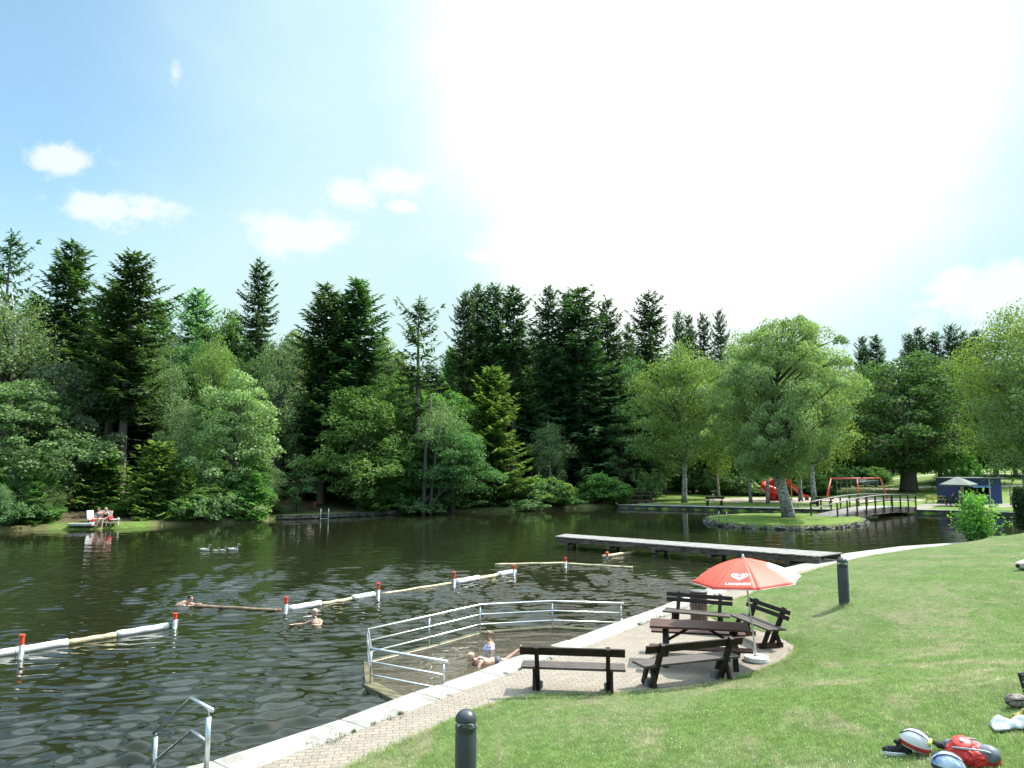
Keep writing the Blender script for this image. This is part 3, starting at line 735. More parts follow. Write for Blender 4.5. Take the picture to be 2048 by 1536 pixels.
def spruce_crown(H, R0, z0f, seed, density=1.0, sparse=0.0, upsweep=0.0, leaf=1.0, young=False, shape=.78, dspace=None):
    rg = np.random.default_rng(seed)
    C = []; A = []; B = []; T = []
    z = H * z0f; step0 = H / 24 * .46 / density
    side = 0
    # irregular outline: each side of the tree has its own vigour
    vig = lambda az, zz: 1 + .26 * math.sin(az * 2 + zz * .55 + seed) + .20 * math.sin(az * 3 - zz * 1.3) + .12 * math.sin(zz * 2.1 + seed)
    while z < H - .25:
        rel = (H - z) / (H * (1 - z0f))
        nb = 5 if rel > .1 else 4
        a0 = rg.uniform(0, 6.28)
        for k in range(nb):
            if rg.random() < sparse: continue
            az = a0 + k * 2 * math.pi / nb + rg.uniform(-.35, .35)
            Lb = R0 * (rel ** shape) * rg.uniform(.62, 1.15) * vig(az, z) + .12
            if not young and rel > .8: Lb *= rg.uniform(.5, 1.0)
            if not young and rg.random() < .12: Lb *= 1.25
            zz = z + rg.uniform(-.25, .25) * step0 * 2
            el = (.55 - 1.0 * min(1, rel * 1.8)) + rg.uniform(-.12, .12) + upsweep * .5
            curl = (.30 + upsweep) * Lb
            out = np.array([math.cos(az), math.sin(az), 0]); sd = np.array([-math.sin(az), math.cos(az), 0])
            ns = max(3, int(Lb / (.17 / density)))
            t = (np.arange(ns) + rg.random(ns)) / ns; t = t[t > .08]
            ns = len(t)
            zc = zz + Lb * math.sin(el) * t + curl * t ** 2.2 - .10 * Lb * np.sin(t * math.pi)
            P = out * (Lb * math.cos(el) * t)[:, None]; P[:, 2] = zc
            for s in (-1, 1, 0):
                if s == 0:
                    d = out * .9 + sd * rg.uniform(-.2, .2, ns)[:, None]; d[:, 2] += el * .4 + (t * .5)
                    ln = .24 * leaf * (.7 + .6 * rg.random(ns))
                else:
                    d = out * .55 + sd * s * (.9); d = d + rg.normal(0, .16, (ns, 3)); d[:, 2] -= .18 + .30 * (1 - t)
                    ln = leaf * (.20 + .42 * (1 - t) * min(1, Lb / 2.2)) * (.7 + .6 * rg.random(ns))
                d = unit(d)
                up = np.array([0, 0, 1.0]) + rg.normal(0, .35, (ns, 3)); w = unit(np.cross(d, up)) * (.055 + .075 * rg.random(ns))[:, None] * leaf
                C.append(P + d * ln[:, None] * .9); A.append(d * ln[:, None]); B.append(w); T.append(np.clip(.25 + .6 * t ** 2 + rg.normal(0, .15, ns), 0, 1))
            # hanging twigs
            m = rg.random(ns) < .55
            if m.any() and Lb > .7:
                k2 = m.sum(); d = unit(np.stack([rg.normal(0, .25, k2), rg.normal(0, .25, k2), -np.ones(k2)], 1)); ln = leaf * rg.uniform(.12, .34, k2)
                w = unit(np.cross(d, rg.normal(0, 1, (k2, 3)))) * .06 * leaf
                C.append(P[m] + d * ln[:, None]); A.append(d * ln[:, None]); B.append(w); T.append(np.clip(rg.normal(.25, .15, k2), 0, 1))
        z += step0 * rg.uniform(.7, 1.3) * (.65 + .45 * rel)
    # leader
    k = 24; zz = H - rg.random(k) * 1.1
    d = unit(np.stack([rg.normal(0, .6, k), rg.normal(0, .6, k), np.abs(rg.normal(.8, .3, k))], 1))
    C.append(np.stack([0 * zz, 0 * zz, zz], 1) + d * .1); A.append(d * .18 * leaf); B.append(unit(np.cross(d, rg.normal(0, 1, (k, 3)))) * .05); T.append(np.full(k, .6))
    C = np.concatenate(C); A = np.concatenate(A); B = np.concatenate(B); T = np.concatenate(T)
    return diamonds(C, A, B) + (T,)

def leafy_crown(H, z0, rx, rz, seed, nclump=120, rc=1.1, nleaf=150, leaf=.2, hang=0.0, flat=.6, top_bias=0.0, hole=.0, shell=.5, sq=1.0, egg=0.0):
    """clumps of leaves spread through a lumpy egg; returns mesh data and the clump centres"""
    rg = np.random.default_rng(seed); cz = (H + z0) / 2; hz = (H - z0) / 2
    P = []; tries = 0
    ph = rg.uniform(0, 6.28, 6)
    while len(P) < nclump and tries < nclump * 40:
        tries += 1
        v = unit(rg.normal(0, 1, 3)); r = (rg.random() * (1 - shell ** 3) + shell ** 3) ** (1 / 3)
        az = math.atan2(v[1], v[0])
        lump = 1 + .20 * math.sin(2 * az + ph[0] + 2.5 * v[2]) + .17 * math.sin(3 * az + ph[1] - 4 * v[2]) + .16 * math.sin(6 * v[2] + ph[2])
        e = 1 - egg * v[2]
        p = np.array([v[0] * rx * r * lump * e, v[1] * rx * r * lump * e, cz + v[2] * (hz - rc * .6) * r])
        if any((abs(p - q) < rc * .55).all() for q in P): continue
        P.append(p)
    P = np.array(P); n = len(P)
    C = []; A = []; B = []; T = []
    for i in range(n):
        rr = rc * rg.uniform(.6, 1.25); k = int(nleaf * rg.uniform(.6, 1.3) * (rr / rc) ** 1.5)
        q = unit(rg.normal(0, 1, (k, 3)) + np.array([0, 0, .45])) * (rg.uniform(.25, 1.05, k) ** .45)[:, None] * rr * (1 + .25 * rg.normal(0, 1, (k, 1)) * (rg.random((k, 1)) < .2)); q[:, 2] *= flat
        rad = np.linalg.norm(q[:, :2], axis=1)
        q[:, 2] -= rad * .30                                          # clumps arch downwards at their rim
        if hang: q[:, 2] -= np.abs(rg.normal(0, hang, k)) * rr
        pos = P[i] + q
        outw = unit(pos - np.array([0, 0, cz]))
        if hang:
            d = unit(rg.normal(0, .45, (k, 3)) + np.array([0, 0, -1.0]))
        else:
            d = unit(rg.normal(0, .7, (k, 3)) + outw * .5 + np.array([0, 0, -.15]))
        nr = unit(rg.normal(0, .42, (k, 3)) + outw * .2 + unit(q) * .5 + np.array([0, 0, .6]))
        ln = leaf * rg.uniform(.55, 1.25, k) * .5
        w = unit(np.cross(d, nr)) * (ln * rg.uniform(.5, .85, k))[:, None]
        C.append(pos); A.append(d * ln[:, None]); B.append(w)
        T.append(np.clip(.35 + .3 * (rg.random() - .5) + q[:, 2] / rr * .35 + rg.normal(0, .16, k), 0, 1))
    C = np.concatenate(C); A = np.concatenate(A); B = np.concatenate(B); T = np.concatenate(T)
    m = C[:, 2] > .1
    V, Q = diamonds(C[m], A[m], B[m])
    return V, Q, T[m], P
def limbs_to(P, H, r0, seed, frac=.5, low=.2, droop=.0):
    rg = random.Random(seed); out = []
    for p in P:
        if rg.random() > frac: continue
        h = math.hypot(p[0], p[1]); zs = max(H * low, min(H * .9, p[2] - h * rg.uniform(.55, 1.1)))
        s = Vector((0, 0, zs)); e = Vector(p); mid = s.lerp(e, .55) + Vector((0, 0, h * .10)) + Vector((rg.uniform(-.2, .2), rg.uniform(-.2, .2), 0))
        r = min(r0 * .45, .03 + .018 * (e - s).length) * (1 - zs / H * .5)
        out.append(([s, s.lerp(mid, .5), mid, e], [r, r * .75, r * .5, .012]))
    return out

PROTO = {}
def proto(kind):
    """list of prototypes of one kind: (trunk mesh, crown mesh, height, crown width)"""
    if kind in PROTO: return PROTO[kind]
    out = []
    def reg(tr, cr, H, W):
        me = tr.data; bpy.data.objects.remove(tr)
        c_ = np.empty(len(cr.vertices) * 3, np.float32); cr.vertices.foreach_get('co', c_); c_ = c_.reshape(-1, 3); W = float(np.percentile(c_[:, 0], 98.5) - np.percentile(c_[:, 0], 1.5) + np.percentile(c_[:, 1], 98.5) - np.percentile(c_[:, 1], 1.5)) / 2
        out.append((me, cr, H, W))
    def sp(seed, H, R0, z0, f, **k):
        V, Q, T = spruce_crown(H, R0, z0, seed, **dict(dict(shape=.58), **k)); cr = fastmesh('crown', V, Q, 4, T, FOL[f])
        tr = trunk_mesh('trunk', H, H * .0125, [], BARK['spruce'], .05, seed, .985, (H * .08, H * max(z0, .12), 16) if z0 > .1 else None)
        reg(tr, cr, H, R0 * 2)
    def lf(seed, H, z0, rx, f, bark='dark', r0=.22, frac=.5, bend=.25, low=.18, **k):
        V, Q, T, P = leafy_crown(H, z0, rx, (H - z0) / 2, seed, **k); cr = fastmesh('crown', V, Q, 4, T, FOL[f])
        tr = trunk_mesh('trunk', H, r0, limbs_to(P, H, r0, seed, frac, low), BARK[bark], bend, seed, .93)
        reg(tr, cr, H, rx * 2)
    if kind == 'spruce_high':
        sp(11, 24, 3.3, .34, 'spruce', density=1.15); sp(12, 24, 3.0, .42, 'spruce', density=1.1, sparse=.1)
    elif kind == 'spruce_dark':
        sp(21, 24, 3.3, .18, 'spruce_dark', density=1.05); sp(22, 24, 2.9, .26, 'spruce_dark', density=1.05, sparse=.08); sp(23, 24, 3.6, .12, 'spruce_dark', density=1.0, shape=.54)
    elif kind == 'spruce_mid':
        sp(31, 24, 3.5, .10, 'spruce', density=1.1, shape=.56); sp(32, 24, 3.1, .16, 'spruce', density=1.1, sparse=.1, shape=.54)
    elif kind == 'spruce_thin':
        sp(41, 22, 3.1, .30, 'spruce', density=.85, sparse=.45, upsweep=.22, shape=.5)
    elif kind == 'spruce_cone':
        sp(51, 14, 3.3, .02, 'young', density=1.0, young=True, shape=.7)
    elif kind == 'spruce_young':
        sp(61, 7, 2.0, .02, 'young', density=.95, young=True, leaf=.85, shape=.9); sp(62, 7, 2.3, .03, 'young', density=.9, young=True, leaf=.85, sparse=.1)
    elif kind == 'larch':
        sp(71, 20, 2.9, .12, 'larch', density=1.15, upsweep=.12, leaf=.85); sp(72, 20, 2.6, .2, 'larch', density=1.15, sparse=.1, upsweep=.15, leaf=.85)
    elif kind == 'pine':
        lf(81, 9, 2.0, 2.3, 'pine', 'spruce', .14, nclump=60, rc=.8, nleaf=150, leaf=.22, flat=.45)
    elif kind == 'leafy':
        lf(91, 13, .6, 3.4, 'leaf', nclump=150, rc=.95, nleaf=150, leaf=.24, egg=.38)
        lf(92, 13, .6, 3.3, 'leaf', nclump=150, rc=.9, nleaf=150, leaf=.24, egg=.28)
        lf(93, 13, 2.2, 3.2, 'leaf', nclump=110, rc=1.1, nleaf=150, leaf=.24, flat=.5)
    elif kind == 'leafy_dark':
        lf(101, 16, 1.6, 5.0, 'leafdark', r0=.42, nclump=210, rc=1.35, nleaf=160, leaf=.29, flat=.42, egg=.25, shell=.4)
        lf(102, 15, 1.5, 4.4, 'leafdark', r0=.3, nclump=170, rc=1.3, nleaf=150, leaf=.29, flat=.5, egg=.1)
    elif kind == 'alder':
        lf(111, 13, .2, 4.6, 'leafblue', nclump=200, rc=1.2, nleaf=170, leaf=.24, flat=.4, egg=.3, shell=.45)
    elif kind == 'pale':
        lf(121, 13, .5, 2.7, 'leafpale', nclump=120, rc=.85, nleaf=160, leaf=.22, egg=.3)
    elif kind == 'layered':
        lf(131, 11, 1.6, 3.2, 'leafblue', 'dark', .16, nclump=75, rc=1.05, nleaf=150, leaf=.23, flat=.28, shell=.3, frac=.8)
    elif kind == 'birch':
        lf(141, 17, 3.2, 3.1, 'birch', 'birch', .17, nclump=170, rc=.95, nleaf=170, leaf=.17, hang=.55, flat=.7, shell=.25, egg=.12, frac=.75, bend=.3, low=.22)
        lf(142, 17, 2.8, 2.5, 'birch', 'birch', .15, nclump=130, rc=.9, nleaf=150, leaf=.17, hang=.7, flat=.7, shell=.2, egg=.2, frac=.8, bend=.4, low=.22)
    elif kind == 'birch_grey':
        lf(151, 14, 1.4, 2.5, 'birchgrey', 'birch', .12, nclump=120, rc=.85, nleaf=150, leaf=.16, hang=.5, flat=.7, shell=.2, egg=.3, frac=.7, bend=.25, low=.15)
        lf(152, 15, 2.2, 2.3, 'birchgrey', 'birch', .12, nclump=95, rc=.85, nleaf=140, leaf=.16, hang=.6, flat=.7, shell=.2, egg=.25, frac=.8, bend=.35, low=.15)
    elif kind == 'bush':
        lf(161, 3, .0, 1.9, 'leaf', 'dark', .05, nclump=75, rc=.40, nleaf=75, leaf=.20, shell=.3, low=.02); lf(162, 2.6, .0, 2.1, 'leafblue', 'dark', .05, nclump=70, rc=.38, nleaf=75, leaf=.18, shell=.3, low=.02)
    elif kind == 'bush_pale':
        lf(171, 2.6, .0, 1.7, 'leafpale', 'dark', .04, nclump=36, rc=.5, nleaf=100, leaf=.17, shell=.3, low=.02)
    elif kind == 'sapling':
        lf(181, 5.0, .4, 1.3, 'leafblue', 'dark', .05, nclump=34, rc=.5, nleaf=75, leaf=.18, shell=.15, egg=.45, low=.08, frac=.9)
    PROTO[kind] = out
    return out
CNT = {}
def tree(kind, name, u, D, vtop, label, cat='tree', width=None, group=None, var=None, rot=None, zb=None, lean=0, x=None, trunk_r=None):
    P = proto(kind); i = CNT.get(kind, 0); CNT[kind] = i + 1
    tm, cm, H, W = P[(i if var is None else var) % len(P)]
    top = atD(u, vtop, D); X = top.x if x is None else x
    base = gz(X, D) if zb is None else zb
    h = max(1.0, top.z - base); s = h / H
    sx = s if width is None else (width / F * D) / W * (1.0 if kind in ('spruce_cone', 'spruce_young') else 1.08 if 'spruce' in kind or kind == 'larch' else 1.12)
    r = thing(name, label, cat, (X, D, base), (i * 2.4 + 1.1 * u) % 6.28 if rot is None else rot, group)
    r.scale = (sx, sx, s)
    if lean: r.rotation_euler.y = lean
    for nm, me in (('trunk', tm), ('crown', cm)):
        o = bpy.data.objects.new(nm, me); COL.objects.link(o); o.parent = r
        if nm == 'trunk' and sx > 0: o.scale = ((trunk_r or 1) * s / sx * 1.0, (trunk_r or 1) * s / sx * 1.0, 1) if sx > s * 1.3 and False else (trunk_r or 1, trunk_r or 1, 1)
    return r

T = tree
# left bank, from the left edge of the photograph
T('spruce_thin', 'spruce_tree', 24, 76, 468, 'thin topped spruce at the far left edge rising behind the leaning birch', width=112, group='tall spruces on the left bank')
T('birch_grey', 'birch_tree', 28, 63, 548, 'birch with white forked stem at the left edge above the dark alder', width=185, var=1, trunk_r=1.5)
T('spruce_mid', 'spruce_tree', 146, 70, 485, 'broad tall spruce, second from the left, with ragged drooping arms', width=150, group='tall spruces on the left bank')
T('spruce_high', 'spruce_tree', 255, 59, 502, 'tall spruce with long bare grey trunk standing behind the two sunbathers', width=135, group='tall spruces on the left bank', var=0, x=atD(250, 800, 59).x, trunk_r=1.1)
T('spruce_high', 'spruce_tree', 236, 63.5, 560, 'spruce whose pale trunk shows just left of the bare grey trunk', width=120, group='tall spruces on the left bank', var=1)
T('alder', 'alder_tree', 42, 54, 735, 'wide blue green alder hanging over the water at the left edge', width=265)
T('pine', 'pine_tree', 118, 57.5, 680, 'brownish green pine between the wide alder and the bare trunk', width=120)
T('pine', 'pine_tree', 150, 56.5, 800, 'low olive pine bough tree right beside the wide alder', width=110)
T('spruce_young', 'young_spruce', 208, 57, 878, 'young spruce with fresh tips directly behind the sunbathers', width=100, group='young spruces by the water')
T('spruce_young', 'young_spruce', 318, 55, 884, 'young yellow tipped spruce touching the water right of the grey trunk', width=110, group='young spruces by the water', var=1)
T('spruce_young', 'young_spruce', 296, 57.5, 935, 'small young spruce squeezed beside the foot of the grey trunk', width=70, group='young spruces by the water')
T('bush', 'shrub', 250, 54.5, 1000, 'round green shrub at the foot of the bare grey trunk', 'shrub', width=70)
T('larch', 'larch_tree', 322, 92, 600, 'soft green larch top behind, just right of the bare trunked spruce', width=90, group='larches behind the left bank')
T('larch', 'larch_tree', 397, 96, 578, 'highest pointed larch behind the left bank', width=100, group='larches behind the left bank')
T('leafy', 'leafy_tree', 458, 92, 600, 'bright rounded leafy crown beside the pointed larch', width=95)
T('leafy_dark', 'leafy_tree', 412, 84, 668, 'dark green leafy crown below the pointed larch', width=110)
T('birch', 'birch_tree', 430, 70, 655, 'tall slender birch with yellowish crown on the left bank', width=95, var=1)
T('birch_grey', 'birch_tree', 345, 66, 690, 'grey green birch left of the yellowish slender birch', width=85)
T('birch_grey', 'birch_tree', 366, 57.5, 786, 'low birch with thin pale stem near the waterline left', width=86, var=0)
T('leafy', 'leafy_tree', 385, 62, 850, 'leafy tree filling the gap behind the low pale stemmed birch', width=110)
T('spruce_dark', 'spruce_tree', 520, 83, 522, 'narrow dark spruce standing alone above the larches', width=82, group='tall spruces on the left bank', var=1)
T('pale', 'leafy_tree', 478, 58.5, 722, 'sunlit pale green willow like tree leaning out over the water', width=125)
T('bush_pale', 'shrub', 492, 57.5, 984, 'pale shrub drooping onto the water under the sunlit willow like tree', 'shrub', width=110)
T('birch_grey', 'birch_tree', 560, 66, 640, 'tall grey green birch between the narrow spruce and the double spruce', width=95, var=1)
T('pale', 'leafy_tree', 588, 88, 640, 'whitish green leafy crown left of the double topped spruces', width=90)
T('spruce_mid', 'spruce_tree', 652, 70, 570, 'left one of the two dense spruces in the middle of the left bank', width=135, group='tall spruces on the left bank', var=0)
T('spruce_mid', 'spruce_tree', 716, 71, 557, 'right one of the two dense spruces with ragged double top', width=140, group='tall spruces on the left bank', var=1)
T('spruce_dark', 'spruce_tree', 685, 73.5, 590, 'spruce wedged behind the pair of dense spruces', width=120, group='tall spruces on the left bank')
T('sapling', 'young_tree', 596, 61.5, 903, 'small airy young tree on the bank left of the red bin', width=66)
T('leafy', 'leafy_tree', 724, 64.5, 757, 'big bright green maple like tree standing over the log edged bank', width=150, var=0)
T('leafy', 'leafy_tree', 772, 66.5, 850, 'lower leafy tree right of the bright maple like tree', width=100, var=2)
T('spruce_young', 'young_spruce', 800, 66.5, 965, 'little spruce on the log edged bank right of the maple like tree', width=60, group='young spruces by the water')
T('pale', 'leafy_tree', 765, 92, 650, 'whitish green round crown between the dense spruces and the thin spruce', width=105)
T('leafy', 'leafy_tree', 800, 74, 735, 'leafy tree half hidden left of the thin armed spruce', width=85)
T('spruce_thin', 'spruce_tree', 838, 67.5, 601, 'thin spruce with upturned bare looking arms and dark trunk', width=118, group='tall spruces on the left bank', trunk_r=1.1)
T('birch_grey', 'birch_tree', 888, 70, 790, 'grey green willow like birch right of the thin armed spruce', width=95, var=0)
T('larch', 'larch_tree', 905, 92, 694, 'light green larch top in the notch before the tall spruce row', width=70, group='larches behind the left bank')
T('bush_pale', 'shrub', 862, 67, 985, 'silvery shrub at the waterline below the bare stems', 'shrub', width=72)
T('spruce_cone', 'spruce_tree', 985, 72, 733, 'bright cone shaped spruce reaching down to the water', width=140, zb=.35)
T('spruce_young', 'young_spruce', 1028, 74, 940, 'young spruce at the right skirt of the cone shaped spruce', width=60, group='young spruces by the water')
for u, D, v, w, vr, lb in [(930, 80, 582, 60, 1, 'first spruce of the tall row, narrow, left end'), (955, 82, 567, 62, 1, 'second spruce of the tall row, beside the left end'),
        (986, 82, 567, 72, 0, 'third spruce of the tall row with slim bare trunk'), (1027, 83, 570, 84, 1, 'fourth spruce of the tall row with broad top'),
        (1097, 83, 574, 80, 0, 'spruce with notched arms left of the darkest tallest spruce'), (1136, 84, 584, 70, 1, 'small topped spruce leaning against the darkest spruce'),
        (1157, 82, 575, 150, 2, 'darkest broad spruce with thick trunk at the end of the lake'), (1213, 85, 600, 86, 0, 'black green spruce right of the darkest broad spruce'),
        (1298, 92, 585, 112, 2, 'regular pyramid topped spruce above the grey leafy trees')]:
    T('spruce_high' if u < 1030 else 'spruce_dark', 'spruce_tree', u, D, v, lb, width=w, group='tall spruce row at the head of the lake', var=vr, trunk_r=1.3 if u == 1157 else None)
for i, (u, v) in enumerate([(1256, 648), (1357, 621), (1377, 631), (1405, 628), (1438, 620)]):
    T('spruce_dark', 'spruce_tree', u, 98 + i, v, ['little spruce top between the black green and the pyramid spruce', 'slim spruce top just right of the pyramid spruce', 'second slim spruce top left of the white trunked birch', 'spruce top rising behind the white trunked birch', 'spruce top between the white trunked birch and the island tree'][i], width=52, group='small spruce tops behind the birches')
T('birch_grey', 'birch_tree', 1100, 77, 828, 'thin shaded birch before the dark spruce row', width=70, var=1)
T('layered', 'leafy_tree', 1262, 86, 690, 'grey green airy ash above the small footbridge', width=110)
T('layered', 'leafy_tree', 1240, 82, 790, 'leafy tree with flat sunlit layers above the small footbridge', width=100)
T('layered', 'leafy_tree', 1290, 84, 862, 'low spreading leafy tree right of the small footbridge', width=95)
T('birch', 'birch_tree', 1358, 78, 655, 'tall yellow green birch with white trunk on the far bank', width=140, var=0, x=atD(1366, 900, 78).x, trunk_r=1.35)
T('birch', 'birch_tree', 1428, 86, 700, 'hanging birch with brown trunk right of the white trunked birch', width=90, var=1)
T('bush', 'shrub', 1300, 80, 935, 'bright young shrub behind the small footbridge', 'shrub', width=60)
# playground birches and trees behind the island
T('birch', 'birch_tree', 1488, 77, 640, 'birch left of the playground slide with straight grey trunk', width=110, var=1, group='birches around the playground')
T('birch', 'birch_tree', 1522, 76, 655, 'second birch by the playground, directly left of the tube slide', width=120, var=0, group='birches around the playground')
T('birch', 'birch_tree', 1585, 79, 636, 'birch rising behind the island tree crown', width=130, var=1, group='birches around the playground')
T('birch', 'birch_tree', 1612, 75, 655, 'birch between the slide and the arched bridge', width=135, var=0, group='birches around the playground', trunk_r=1.4)
T('leafy_dark', 'leafy_tree', 1545, 100, 720, 'dark leafy backdrop tree behind the playground', width=170)
T('leafy_dark', 'leafy_tree', 1690, 117, 735, 'dark leafy tree right of the playground birches', width=110)
T('bush_pale', 'shrub', 1500, 92, 940, 'silver leaved shrub behind the sand of the playground', 'shrub', width=90)
T('bush_pale', 'shrub', 1610, 94, 945, 'silver leaved shrub behind the short slide', 'shrub', width=80)
T('leafy_dark', 'maple_tree', 1800, 96, 690, 'large dark spreading tree with thick black trunk behind the swing', width=215, var=0, trunk_r=1.7)
T('leafy', 'leafy_tree', 1868, 108, 790, 'lighter leafy tree at the right shoulder of the large dark tree', width=120, var=1)
T('leafy_dark', 'leafy_tree', 1725, 124, 760, 'dark leafy tree at the left shoulder of the large dark tree', width=130, var=1)
for i, (u, D, v, w) in enumerate([(1724, 140, 674, 50), (1751, 141, 672, 58), (1815, 150, 668, 56), (1837, 152, 655, 60), (1868, 151, 664, 52), (1902, 150, 649, 64), (1926, 152, 663, 54), (1952, 150, 660, 60)]):
    T('spruce_dark', 'spruce_tree', u, D, v, ['left spruce of the distant pair in the gap', 'right spruce of the distant pair in the gap', 'first distant spruce above the large dark tree', 'distant spruce with high crooked top right of the first', 'low distant spruce between two higher tops', 'highest distant blue green spruce above the blue kiosk', 'distant spruce just right of the highest one', 'distant spruce beside the tall birch at the right edge'][i], width=w, group='distant spruces on the right')
T('leafy', 'leafy_tree', 1925, 112, 765, 'light green leafy tree behind the blue kiosk', width=110, var=2)
T('leafy_dark', 'leafy_tree', 1975, 105, 720, 'dark leafy tree between kiosk and right edge', width=150, var=1)
for i in range(8): T('bush', 'shrub', 1668 + i * 13, 113 + i % 3, 925 + (i * 7) % 17, 'dark shrub at the edge of the wood behind the parked car', 'shrub', width=50, group='shrubs behind the parked car')
T('bush', 'shrub', 1930, 96, 904, 'round bright shrub on the slope above the kiosk', 'shrub', width=44)
T('bush', 'shrub', 1892, 94, 918, 'lower shrub on the slope left of the round one', 'shrub', width=44)
T('birch', 'birch_tree', 2018, 64, 578, 'tall heavy birch filling the right edge behind the hedge', width=175, var=0, trunk_r=1.0)
T('birch_grey', 'birch_tree', 2052, 60, 640, 'grey green birch cut by the right edge', width=150, var=1)

# shade plants along the foot of the wood
rgs = random.Random(77)
for i in range(84):
    u = rgs.uniform(-30, 1240); s = None
    k = int(min(len(SH) - 2, max(0, next((j for j in range(len(SH) - 1) if SH[j][0] <= u < SH[j + 1][0]), 0))))
    t = max(0, min(1, (u - SH[k][0]) / (SH[k + 1][0] - SH[k][0]))); v = SH[k][1] + t * (SH[k + 1][1] - SH[k][1])
    if 540 < u < 700 or 165 < u < 300 or 1140 < u < 1190 or 925 < u < 1050: continue
    D = at(u, v).y + rgs.uniform(-.3, 2.8)
    hpx = rgs.uniform(35, 95)
    q = rgs.random() * (.6 if u > 1050 or 800 < u < 940 or 700 < u < 730 else 1)
    if q < .42: T('bush', 'shrub', u, D, v - hpx * .75, 'green shrub of the undergrowth along the shaded foot of the wood', 'shrub', width=rgs.uniform(45, 95), group='undergrowth shrubs along the wooded bank')
    elif q < .62: T('spruce_young', 'young_spruce', u, D + 1, v - hpx * 1.4, 'young spruce of the undergrowth along the foot of the wood', width=rgs.uniform(40, 70), group='undergrowth spruces along the wooded bank')
    elif q < .84: T('leafy', 'leafy_tree', u, D + 1.2, v - hpx * 1.9, 'small leafy tree of the lower storey along the wooded bank', width=rgs.uniform(55, 85), group='lower storey trees of the wooded bank')
    else: T('birch_grey', 'birch_tree', u, D + 1.2, v - hpx * 2.5, 'slim young birch of the lower storey along the wooded bank', width=rgs.uniform(40, 65), group='lower storey birches of the wooded bank')
for i in range(26):
    u = rgs.uniform(1250, 1665); D = rgs.uniform(93, 99)
    T('bush', 'shrub', u, D, rgs.uniform(915, 950), 'dark green shrub of the thicket behind the playground lawn', 'shrub', width=rgs.uniform(50, 80), group='thicket shrubs behind the playground')
# the wood behind
SKY = [(-150, 550), (0, 590), (90, 590), (180, 600), (310, 625), (480, 640), (600, 660), (740, 670), (800, 700), (870, 730), (925, 640), (1240, 660), (1330, 680), (1480, 690), (1680, 740), (1720, 740), (1800, 720), (1960, 700), (2150, 640)]
def skyl(u):
    for (a, b), (c, d) in zip(SKY, SKY[1:]):
        if a <= u < c: return b + (d - b) * (u - a) / (c - a)
    return 700
LBL = {'spruce_dark': ('spruce_tree', 'dark spruce crowded in the wood behind the lakeside trees', 'spruces deep in the wood'), 'larch': ('larch_tree', 'soft green larch crowded in the wood behind the lakeside trees', 'larches deep in the wood'),
       'leafy': ('leafy_tree', 'green leafy tree crowded in the wood behind the lakeside trees', 'leafy trees deep in the wood'), 'leafy_dark': ('leafy_tree', 'dark leafy tree crowded in the wood behind the lakeside trees', 'dark leafy trees deep in the wood')}
def fill(u, D, v, kinds):
    k = rgs.choice(kinds); nm, lb, gr = LBL[k]
    T(k, nm, u, D, v, lb, width=rgs.uniform(90, 130) * 75 / D * (1.25 if 'leafy' in k else .9), group=gr)
u = -110
while u < 910:
    for D0, dv in ((68, 100), (79, 36), (92, -8)):
        fill(u + rgs.uniform(-25, 25), D0 + rgs.uniform(-3, 4), skyl(u) + dv + rgs.uniform(0, 40), ['spruce_dark', 'leafy', 'larch', 'leafy_dark'] if D0 > 70 else ['spruce_dark', 'leafy_dark', 'leafy'])
    u += 62
u = 905
while u < 1300:
    for D0, dv in ((85, 140), (90, 60), (96, 25), (103, -5)):
        fill(u + rgs.uniform(-20, 20), D0 + rgs.uniform(-2, 4), skyl(u) + dv + rgs.uniform(0, 40), ['spruce_dark'])
    u += 46
u = 1290
while u < 1760:
    for D0, dv in ((101, 110), (110, 50), (120, 10)):
        if u > 1640 and D0 < 118: continue
        fill(u + rgs.uniform(-20, 20), D0 + rgs.uniform(-2, 4), skyl(u) + dv + rgs.uniform(0, 40), ['leafy_dark', 'spruce_dark', 'leafy_dark'])
    u += 62
u = 1750
while u < 2170:
    for D0, dv in ((158, 25), (168, 0)):
        fill(u + rgs.uniform(-14, 14), D0 + rgs.uniform(-3, 3), skyl(u) + dv + rgs.uniform(0, 25), ['spruce_dark'])
    fill(u + rgs.uniform(-14, 14), 150, skyl(u) + 80 + rgs.uniform(0, 30), ['leafy_dark', 'spruce_dark'])
    fill(u + rgs.uniform(-14, 14), 143, skyl(u) + 130 + rgs.uniform(0, 30), ['leafy_dark', 'leafy'])
    if u > 1925: fill(u + rgs.uniform(-10, 10), 118, 800 + rgs.uniform(0, 50), ['leafy_dark'])
    u += 34

